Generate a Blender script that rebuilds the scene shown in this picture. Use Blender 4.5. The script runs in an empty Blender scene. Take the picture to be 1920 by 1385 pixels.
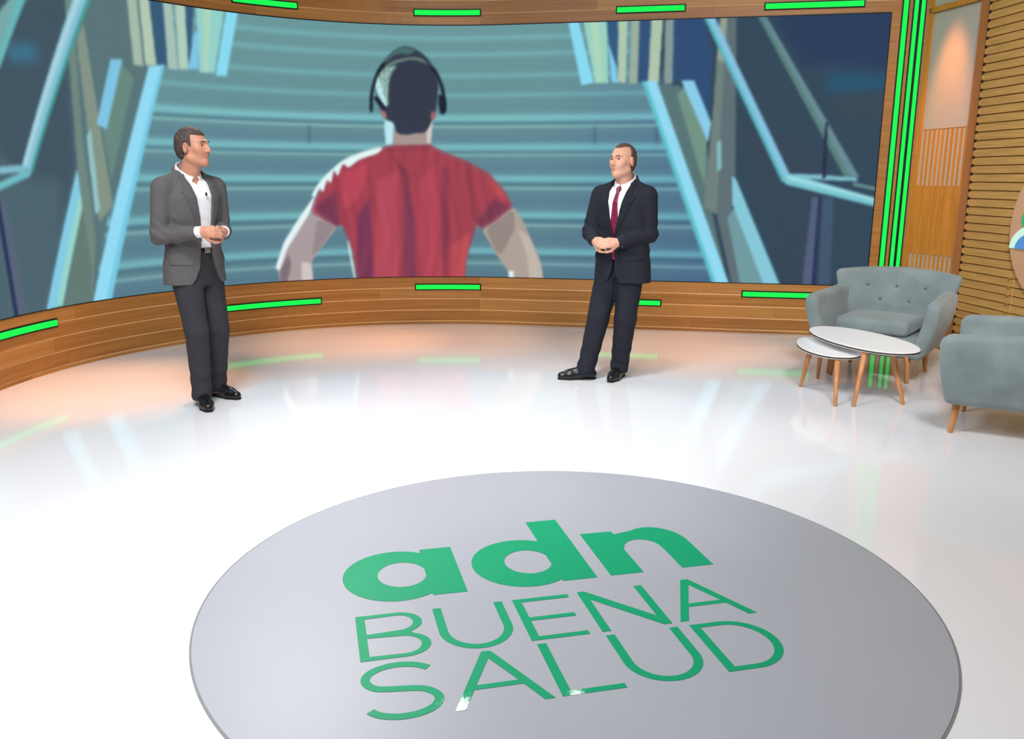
import bpy, bmesh, math, random
import numpy as np
from mathutils import Matrix, Vector

random.seed(4); rng = np.random.default_rng(4)
scene = bpy.context.scene
COL = scene.collection
PI = math.pi

def lin(c):
    c = np.array(c, float) / 255.0
    return np.where(c <= 0.04045, c / 12.92, ((c + 0.055) / 1.055) ** 2.4)

# ------------------------------------------------------------------ camera
PITCH, ROLL = 0.2195, 0.0024
cam = bpy.data.cameras.new('camera'); cam_o = bpy.data.objects.new('camera', cam); COL.objects.link(cam_o)
cam.sensor_width = 36.0; cam.sensor_fit = 'HORIZONTAL'; cam.lens = 1607.1 / 1920 * 36
cam.clip_start = 0.05; cam.clip_end = 100
_f = Vector((0, math.cos(PITCH), -math.sin(PITCH))); _u = Vector((0, math.sin(PITCH), math.cos(PITCH))); _x = Vector((1, 0, 0))
_r = _x * math.cos(ROLL) + _u * math.sin(ROLL); _u2 = _u * math.cos(ROLL) - _x * math.sin(ROLL)
cam_o.matrix_world = Matrix(((_r.x, _u2.x, -_f.x, 0), (_r.y, _u2.y, -_f.y, 0), (_r.z, _u2.z, -_f.z, 1.5), (0, 0, 0, 1)))
scene.camera = cam_o

# ------------------------------------------------------------------ view, world, studio lights
vs = scene.view_settings
vs.view_transform = 'Standard'; vs.look = 'None'; vs.exposure = 0.0; vs.gamma = 1.0; vs.use_curve_mapping = False
world = bpy.data.worlds.new('studio_dark'); scene.world = world; world.use_nodes = True
bg = world.node_tree.nodes['Background']; bg.inputs[0].default_value = (0.92, 0.96, 1.0, 1); bg.inputs[1].default_value = 0.28

def aim(o, target):
    o.rotation_euler = (Vector(target) - o.location).to_track_quat('-Z', 'Y').to_euler()

def area(name, loc, target, size, power, color=(1, 1, 1), spread=180, shape='DISK'):
    l = bpy.data.lights.new(name, 'AREA'); l.shape = shape; l.size = size; l.energy = power; l.color = color
    l.spread = math.radians(spread)
    o = bpy.data.objects.new(name, l); COL.objects.link(o); o.location = loc; aim(o, target); return o

def spot(name, loc, target, power, angle, color=(1, 1, 1), blend=0.6, radius=0.08):
    l = bpy.data.lights.new(name, 'SPOT'); l.energy = power; l.color = color; l.spot_size = math.radians(angle)
    l.spot_blend = blend; l.shadow_soft_size = radius
    o = bpy.data.objects.new(name, l); COL.objects.link(o); o.location = loc; aim(o, target); return o

area('studio_flood_light', (-1.7, 3.0, 4.2), (-1.5, 3.4, 0), 1.6, 150, (0.98, 0.99, 1), 160)
area('front_key_light', (-1.0, 0.2, 4.4), (-0.2, 6.6, 0.8), 1.2, 56, (1, 0.98, 0.96), 110)
area('front_fill_light', (1.6, 1.6, 4.6), (3.8, 6.8, 1.0), 1.2, 48, (0.98, 0.98, 1), 70)
area('back_light', (-2.7, 9.3, 4.7), (-0.8, 2.4, 0), 2.4, 85, (1, 0.98, 1.0), 120)
spot('centre_spot', (-0.1, 4.8, 5.2), (0.0, 5.2, 0), 640, 54, (0.98, 0.99, 1), 0.9, 0.3)
for wx, wy, tx, ty, wp in ((-2.7, 6.0, -2.95, 6.1, 950), (-1.5, 7.6, -1.6, 7.9, 620), (-0.2, 7.8, -0.55, 8.0, 420), (1.6, 7.5, 1.55, 7.65, 560)):
    spot('warm_wash_light', (wx, wy, 4.6), (tx, ty, 0), wp, 30, (1.0, 0.40, 0.14), 1.0, 0.12)
# ------------------------------------------------------------------ materials
def nt(m):
    m.use_nodes = True
    return m.node_tree, m.node_tree.nodes['Principled BSDF']

def mat(name, rgb, rough=0.5, spec=0.5, var=0.0, scale=(8, 8, 8), bump=0.0, bscale=120, coat=0.0, rgb2=None, sheen=0.0, uv=False, metal=0.0):
    m = bpy.data.materials.new(name); t, b = nt(m); N, L = t.nodes, t.links
    c = lin(rgb)
    b.inputs['Base Color'].default_value = (*c, 1); b.inputs['Roughness'].default_value = rough
    b.inputs['Specular IOR Level'].default_value = spec; b.inputs['Coat Weight'].default_value = coat
    b.inputs['Metallic'].default_value = metal
    if sheen: b.inputs['Sheen Weight'].default_value = sheen
    tc = N.new('ShaderNodeTexCoord')
    if var or rgb2 is not None:
        mp = N.new('ShaderNodeMapping'); mp.inputs['Scale'].default_value = scale
        L.new(tc.outputs['UV' if uv else 'Object'], mp.inputs['Vector'])
        nz = N.new('ShaderNodeTexNoise'); nz.inputs['Scale'].default_value = 1; nz.inputs['Detail'].default_value = 5
        L.new(mp.outputs[0], nz.inputs['Vector'])
        rp = N.new('ShaderNodeValToRGB'); rp.color_ramp.elements[0].position = 0.3; rp.color_ramp.elements[1].position = 0.7
        c2 = lin(rgb2) if rgb2 is not None else c
        rp.color_ramp.elements[0].color = (*(c * (1 - var)), 1); rp.color_ramp.elements[1].color = (*np.clip(c2 * (1 + var), 0, 1), 1)
        L.new(nz.outputs['Fac'], rp.inputs['Fac']); L.new(rp.outputs['Color'], b.inputs['Base Color'])
    if bump:
        n2 = N.new('ShaderNodeTexNoise'); n2.inputs['Scale'].default_value = bscale; n2.inputs['Detail'].default_value = 3
        L.new(tc.outputs['Object'], n2.inputs['Vector'])
        bp = N.new('ShaderNodeBump'); bp.inputs['Strength'].default_value = bump; bp.inputs['Distance'].default_value = 0.004
        L.new(n2.outputs['Fac'], bp.inputs['Height']); L.new(bp.outputs['Normal'], b.inputs['Normal'])
    return m

def emit(name, rgb, strength=1.0):
    m = bpy.data.materials.new(name); t, b = nt(m)
    b.inputs['Base Color'].default_value = (0.01, 0.01, 0.01, 1); b.inputs['Specular IOR Level'].default_value = 0.0; b.inputs['Roughness'].default_value = 0.9
    b.inputs['Emission Color'].default_value = (*lin(rgb), 1); b.inputs['Emission Strength'].default_value = strength
    return m

M = {}
M['floor'] = mat('white_gloss_floor', (226, 226, 229), 0.08, 0.5, 0.015, (0.7, 0.7, 0.7))
M['wood'] = mat('oak_plank', (160, 106, 47), 0.42, 0.4, 0.10, (1.2, 34, 34), 0.05, 90, rgb2=(171, 117, 56), uv=True)
M['wood_b'] = mat('oak_plank_pale', (174, 120, 59), 0.42, 0.4, 0.10, (1.2, 34, 34), 0.05, 90, rgb2=(180, 127, 66), uv=True)
M['wood_c'] = mat('oak_plank_dark', (152, 99, 44), 0.42, 0.4, 0.10, (1.2, 34, 34), 0.05, 90, rgb2=(162, 108, 51), uv=True)
M['groove'] = mat('groove_highlight', (236, 190, 132), 0.5, 0.3, 0.04, (6, 6, 6))  # pale gap colour paints in the light caught along the plank edges
M['slat'] = mat('slat_wood', (186, 141, 76), 0.45, 0.4, 0.08, (3, 3, 60), 0.04, 80, rgb2=(195, 152, 87))
M['slat_back'] = mat('slat_backing', (136, 96, 47), 0.7, 0.2, 0.1, (5, 5, 5))
M['rib'] = mat('ribbed_wood', (184, 124, 46), 0.5, 0.3, 0.06, (20, 20, 2), rgb2=(194, 134, 54))
M['post'] = mat('corner_post_wood', (160, 106, 58), 0.5, 0.3, 0.06, (10, 10, 2))
M['cream'] = mat('cream_panel', (176, 171, 161), 0.6, 0.3, 0.02, (3, 3, 3))
M['black'] = mat('black_plastic', (12, 13, 16), 0.5, 0.3, 0.05, (20, 20, 20))
M['green'] = emit('green_led', (22, 248, 84), 1.05)
M['disc'] = mat('grey_vinyl_disc', (160, 162, 170), 0.36, 0.5, 0.02, (1.5, 1.5, 1.5))
M['rim'] = mat('disc_edge', (120, 126, 128), 0.4, 0.5, 0.05, (10, 10, 10))
M['fabric'] = mat('grey_velvet', (116, 129, 130), 0.9, 0.15, 0.10, (5, 5, 5), 0.25, 260, sheen=0.3, rgb2=(126, 138, 138))
M['fabric_d'] = mat('grey_velvet_button', (104, 115, 117), 0.9, 0.15, 0.05, (9, 9, 9), sheen=0.2)
M['leg'] = mat('beech_leg', (182, 122, 76), 0.4, 0.4, 0.08, (40, 40, 4), rgb2=(196, 136, 88))
M['laminate'] = mat('white_laminate', (250, 249, 250), 0.28, 0.5, 0.01, (3, 3, 3))
M['edge'] = mat('table_edge', (70, 62, 52), 0.5, 0.4, 0.05, (12, 12, 12))

def green_letter_mat():
    m = mat('green_vinyl_letter', (1, 146, 100), 0.45, 0.3, 0.03, (3, 3, 3))
    t = m.node_tree; N, L = t.nodes, t.links; b = N['Principled BSDF']
    src = b.inputs['Base Color'].links[0].from_socket
    g = N.new('ShaderNodeNewGeometry'); mk = None
    for c, r in (((-0.150, 2.215, 0), 0.11), ((0.195, 2.275, 0), 0.055)):   # two spots where the green breaks up into white flecks
        d = N.new('ShaderNodeVectorMath'); d.operation = 'DISTANCE'; d.inputs[1].default_value = c
        L.new(g.outputs['Position'], d.inputs[0])
        r_ = N.new('ShaderNodeMapRange'); r_.inputs[1].default_value = r; r_.inputs[2].default_value = 0.0
        L.new(d.outputs['Value'], r_.inputs[0])
        if mk is None: mk = r_.outputs[0]
        else:
            a = N.new('ShaderNodeMath'); a.operation = 'MAXIMUM'; L.new(mk, a.inputs[0]); L.new(r_.outputs[0], a.inputs[1]); mk = a.outputs[0]
    nz = N.new('ShaderNodeTexNoise'); nz.inputs['Scale'].default_value = 150; nz.inputs['Detail'].default_value = 4
    L.new(g.outputs['Position'], nz.inputs['Vector'])
    s = N.new('ShaderNodeMath'); s.operation = 'ADD'; L.new(nz.outputs['Fac'], s.inputs[0]); L.new(mk, s.inputs[1])
    rp = N.new('ShaderNodeMapRange'); rp.inputs[1].default_value = 1.0; rp.inputs[2].default_value = 1.3; L.new(s.outputs[0], rp.inputs[0])
    mx = N.new('ShaderNodeMix'); mx.data_type = 'RGBA'; L.new(rp.outputs[0], mx.inputs['Factor'])
    L.new(src, mx.inputs['A']); mx.inputs['B'].default_value = (0.75, 0.95, 0.88, 1)
    L.new(mx.outputs['Result'], b.inputs['Base Color'])
    return m
M['letter'] = green_letter_mat()

# ------------------------------------------------------------------ object helpers
def link(name, mesh, material=None, parent=None, smooth=False, loc=None):
    o = bpy.data.objects.new(name, mesh); COL.objects.link(o)
    if material is not None and not mesh.materials: mesh.materials.append(material)
    if smooth: mesh.polygons.foreach_set('use_smooth', [True] * len(mesh.polygons))
    if parent is not None: o.parent = parent
    if loc is not None: o.location = loc
    return o

def tag(o, label=None, cat=None, group=None, kind=None):
    if label: o['label'] = label
    if cat: o['category'] = cat
    if group: o['group'] = group
    if kind: o['kind'] = kind
    return o

def empty(name, loc=(0, 0, 0), rz=0.0):
    o = bpy.data.objects.new(name, None); COL.objects.link(o); o.location = loc; o.rotation_euler.z = rz
    o.empty_display_size = 0.1; return o

def raw(name, verts, faces):
    me = bpy.data.meshes.new(name); me.from_pydata([tuple(map(float, v)) for v in verts], [], [tuple(map(int, f)) for f in faces]); me.update(); return me

def bm_mesh(name, bm):
    bmesh.ops.recalc_face_normals(bm, faces=bm.faces)
    me = bpy.data.meshes.new(name); bm.to_mesh(me); bm.free(); return me

def box_mesh(name, lo, hi, bevel=0.0, seg=1):
    bm = bmesh.new(); bmesh.ops.create_cube(bm, size=1)
    lo, hi = Vector(lo), Vector(hi)
    for v in bm.verts: v.co = Vector(((lo[i] + hi[i]) / 2 + v.co[i] * (hi[i] - lo[i])) for i in range(3))
    if bevel: bmesh.ops.bevel(bm, geom=bm.edges[:], offset=bevel, segments=seg, affect='EDGES', profile=0.7)
    return bm_mesh(name, bm)

def tube_mesh(name, a, b, ra, rb, n=14):
    a, b = Vector(a), Vector(b); d = (b - a).normalized()
    p = d.orthogonal().normalized(); q = d.cross(p)
    V, F = [], []
    rings = [(a, ra * 0.85), (a + d * 0.004, ra), (b - d * 0.004, rb), (b, rb * 0.85)]
    for c, r in rings:
        for i in range(n):
            w = 2 * PI * i / n; V.append(c + p * (r * math.cos(w)) + q * (r * math.sin(w)))
    for k in range(3):
        for i in range(n): F.append((k * n + i, k * n + (i + 1) % n, (k + 1) * n + (i + 1) % n, (k + 1) * n + i))
    F.append(tuple(range(n - 1, -1, -1))); F.append(tuple(range(3 * n, 4 * n)))
    return raw(name, V, F)

# ------------------------------------------------------------------ plan of the curved set wall
R0 = 3.034; CW = (-0.65, 5.907); AL = math.atan(0.1914); TH = PI / 2 - AL
TX, TY = CW[0] + R0 * math.cos(TH), CW[1] + R0 * math.sin(TH); SARC = R0 * (PI - TH)
def path(s):
    "point on the set wall at arc length s (0 where the arc meets the straight part) and the normal into the studio"
    if s >= 0: return (TX + s * math.cos(AL), TY - s * math.sin(AL)), (-math.sin(AL), -math.cos(AL))
    if s > -SARC:
        a = TH - s / R0; return (CW[0] + R0 * math.cos(a), CW[1] + R0 * math.sin(a)), (-math.cos(a), -math.sin(a))
    return (CW[0] - R0, CW[1] - (-s - SARC)), (1.0, 0.0)

def curved_box(name, s0, s1, z0, z1, d0, d1, bevel=0.0, step=0.16):
    "a board that follows the wall from s0 to s1; d0 (back) to d1 (front) measured into the studio"
    n = 1 if s0 >= 0 else max(2, int((min(s1, 0) - s0) / step) + 1)
    S = list(np.linspace(s0, min(s1, 0) if s0 < 0 else s1, n + 1))
    if s0 < 0 < s1: S.append(s1)
    prof = [(d0, z0), (d1 - bevel, z0), (d1, z0 + bevel), (d1, z1 - bevel), (d1 - bevel, z1), (d0, z1)] if bevel else [(d0, z0), (d1, z0), (d1, z1), (d0, z1)]
    m = len(prof); V, F, UV = [], [], []
    for s in S:
        (x, y), (nx, ny) = path(s)
        for d, z in prof: V.append((x + nx * d, y + ny * d, z)); UV.append((s, z + d))
    for k in range(len(S) - 1):
        for i in range(m): F.append((k * m + i, k * m + (i + 1) % m, (k + 1) * m + (i + 1) % m, (k + 1) * m + i))
    F.append(tuple(range(m - 1, -1, -1))); F.append(tuple(range((len(S) - 1) * m, len(S) * m)))
    me = raw(name, V, F)
    uvl = me.uv_layers.new(name='UVMap'); ro = rng.random() * 30
    for l in me.loops: u = UV[l.vertex_index]; uvl.data[l.index].uv = (u[0] + ro, u[1] + ro)
    bm = bmesh.new(); bm.from_mesh(me); bmesh.ops.recalc_face_normals(bm, faces=bm.faces); bm.to_mesh(me); bm.free()
    return me

# ------------------------------------------------------------------ the setting
fl = link('floor', box_mesh('floor', (-7, -3.5, -0.1), (7.5, 10.5, 0)), M['floor']); tag(fl, 'glossy white studio floor', None, None, 'structure')

S_L, S_SCR, S_R = -6.9, 3.543, 3.890      # left end of the wall, right end of the screen, right end of the wall
Z1, Z2 = 0.4945, 2.962                    # bottom and top of the screen
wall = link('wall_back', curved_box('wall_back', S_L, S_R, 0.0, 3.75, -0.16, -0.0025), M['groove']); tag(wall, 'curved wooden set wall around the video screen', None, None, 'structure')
def planks(z0, z1, joints, s0=S_L, s1=S_R):
    J = [s0] + [j for j in joints if s0 < j < s1] + [s1]
    for a, b in zip(J[:-1], J[1:]):
        m = random.choice(['wood', 'wood', 'wood_b', 'wood_c'])
        link('plank', curved_box('plank', a + 0.0012, b - 0.0012, z0, z1, -0.0024, 0.003, 0.001), M[m], wall)
zs = [0.0, 0.032, 0.148, 0.266, 0.380, Z1]
jo = [(-4.9, -2.2, 0.6, 2.4), (-4.5, -3.2, -0.26, 1.9), (-4.62, -2.6, -0.26, 2.7), (-4.8, -1.3, -0.26, 1.6), (-4.595, -4.369, -1.7, -0.26, 2.0)]
for k in range(5): planks(zs[k] + (0.006 if k else 0), zs[k + 1] - (0.006 if k < 4 else 0), jo[k])
zt = [Z2, 3.068, 3.185, 3.30, 3.42, 3.54, 3.66, 3.75]
jt = [(-4.6, -2.4, -0.24, 2.0), (-3.6, -1.2, 0.9, 2.6), (-4.2, -2.0, -0.24, 1.7), (-3.0, -0.8, 1.5, 2.9), (-4.4, -1.6, 0.4, 2.2), (-3.3, -0.5, 1.8), (-2.4, 0.6)]
for k in range(7): planks(zt[k] + (0.0045 if k else 0), zt[k + 1] - 0.0045, jt[k])
for a, b in ((S_SCR + 0.009, S_SCR + 0.086), (S_SCR + 0.154, S_SCR + 0.178), (S_SCR + 0.297, S_R)):   # uprights beside the screen
    link('upright_board', curved_box('upright_board', a, b, Z1, Z2, -0.0024, 0.010, 0.003), M['wood'], wall)

# right wall: a return with vertical slats on cream panels, then horizontal slats
(cx0, cy0), _n = path(S_R)
CORN = Vector((cx0, cy0 - 0.005, 0)); DV = Vector((0.14, -0.65, 0)).normalized(); NV = Vector((-DV.y * -1, 0, 0))
NV = Vector((DV.y, -DV.x, 0))             # towards the studio
def wbox(name, u0, u1, z0, z1, d0, d1, o=CORN, dv=DV, nv=NV, bevel=0.0):
    bm = bmesh.new(); bmesh.ops.create_cube(bm, size=1)
    for v in bm.verts:
        u = u0 if v.co.x < 0 else u1; d = d0 if v.co.y < 0 else d1; z = z0 if v.co.z < 0 else z1
        v.co = o + dv * u + nv * d + Vector((0, 0, z))
    if bevel: bmesh.ops.bevel(bm, geom=bm.edges[:], offset=bevel, segments=1, affect='EDGES')
    return bm_mesh(name, bm)
PW = 0.640
wr = link('wall_corner', wbox('wall_corner', 0.0, PW + 0.08, 0, 3.75, -0.14, -0.02), M['cream']); tag(wr, 'cream return wall with vertical slats', None, None, 'structure')
link('cream_panel', wbox('cream_panel', 0.035, PW - 0.02, 1.94, 2.935, -0.02, 0.002, bevel=0.002), M['cream'], wr)
link('cream_panel', wbox('cream_panel', 0.035, PW - 0.02, 2.985, 3.74, -0.02, 0.002, bevel=0.002), M['cream'], wr)
link('top_rail', wbox('top_rail', 0.0, PW, 2.938, 2.982, -0.02, 0.03, bevel=0.003), M['rib'], wr)
link('edge_batten', wbox('edge_batten', 0.0, 0.033, 0.0, 3.74, -0.02, 0.03, bevel=0.003), M['rib'], wr)
link('corner_post', wbox('corner_post', PW - 0.012, PW + 0.060, 0.0, 3.74, -0.02, 0.020, bevel=0.004), M['post'], wr)
NS = 10; pit = (PW - 0.06) / NS
link('cream_panel', wbox('cream_panel', 0.035, PW - 0.02, 0.02, 1.936, -0.02, 0.002, bevel=0.002), M['cream'], wr)
for i in range(NS):
    u = 0.038 + pit * i
    link('vertical_slat', wbox('vertical_slat', u + pit * 0.53, u + pit * 0.97, 0.0, 1.94, 0.0025, 0.0065, bevel=0.002), M['rib'], wr)
    link('vertical_slat', wbox('vertical_slat', u + pit * 0.07, u + pit * 0.44, 0.835, 1.44, 0.0025, 0.0085, bevel=0.002), M['rib'], wr)

O2 = CORN + DV * (PW + 0.062); D2 = Vector((0.10, -1, 0)).normalized(); N2 = Vector((D2.y, -D2.x, 0))
wq = link('wall_right', wbox('wall_right', 0.0, 6.6, 0, 3.75, -0.14, -0.0085, O2, D2, N2), M['slat_back']); tag(wq, 'right studio wall clad with horizontal wooden slats', None, None, 'structure')
PITCH_Z = 0.0677; SEAM = 0.705
for k in range(54):
    z = 0.06 + k * PITCH_Z
    for a, b in ((0.012, SEAM), (SEAM + 0.006, 6.6)):
        link('slat', wbox('slat', a, b, z, z + PITCH_Z - 0.0075, -0.0080, 0.0, O2, D2, N2, bevel=0.004), M['slat'], wq)
for k in range(54):
    z = 0.06 + k * PITCH_Z - 0.004
    link('slot_hole', box_mesh('slot_hole', (-0.013, -0.014, -0.012), (0.013, 0.014, 0.012), 0.005), M['black'], wq, loc=O2 + D2 * 0.017 + N2 * -0.004 + Vector((0, 0, z)))
for k in range(6, 11):
    z = 0.06 + k * PITCH_Z - 0.006
    link('dowel_peg', box_mesh('dowel_peg', (-0.012, -0.012, -0.009), (0.012, 0.012, 0.009), 0.004), M['post'], wq, loc=O2 + D2 * (SEAM - 0.045) + N2 * 0.002 + Vector((0, 0, z)))

spot('panel_spot', tuple(CORN + DV * 0.34 + NV * 0.42 + Vector((0, 0, 3.55))), tuple(CORN + DV * 0.33 + Vector((0, 0, 2.0))), 300, 30, (1.0, 0.29, 0.055), 1.0, 0.05)

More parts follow.
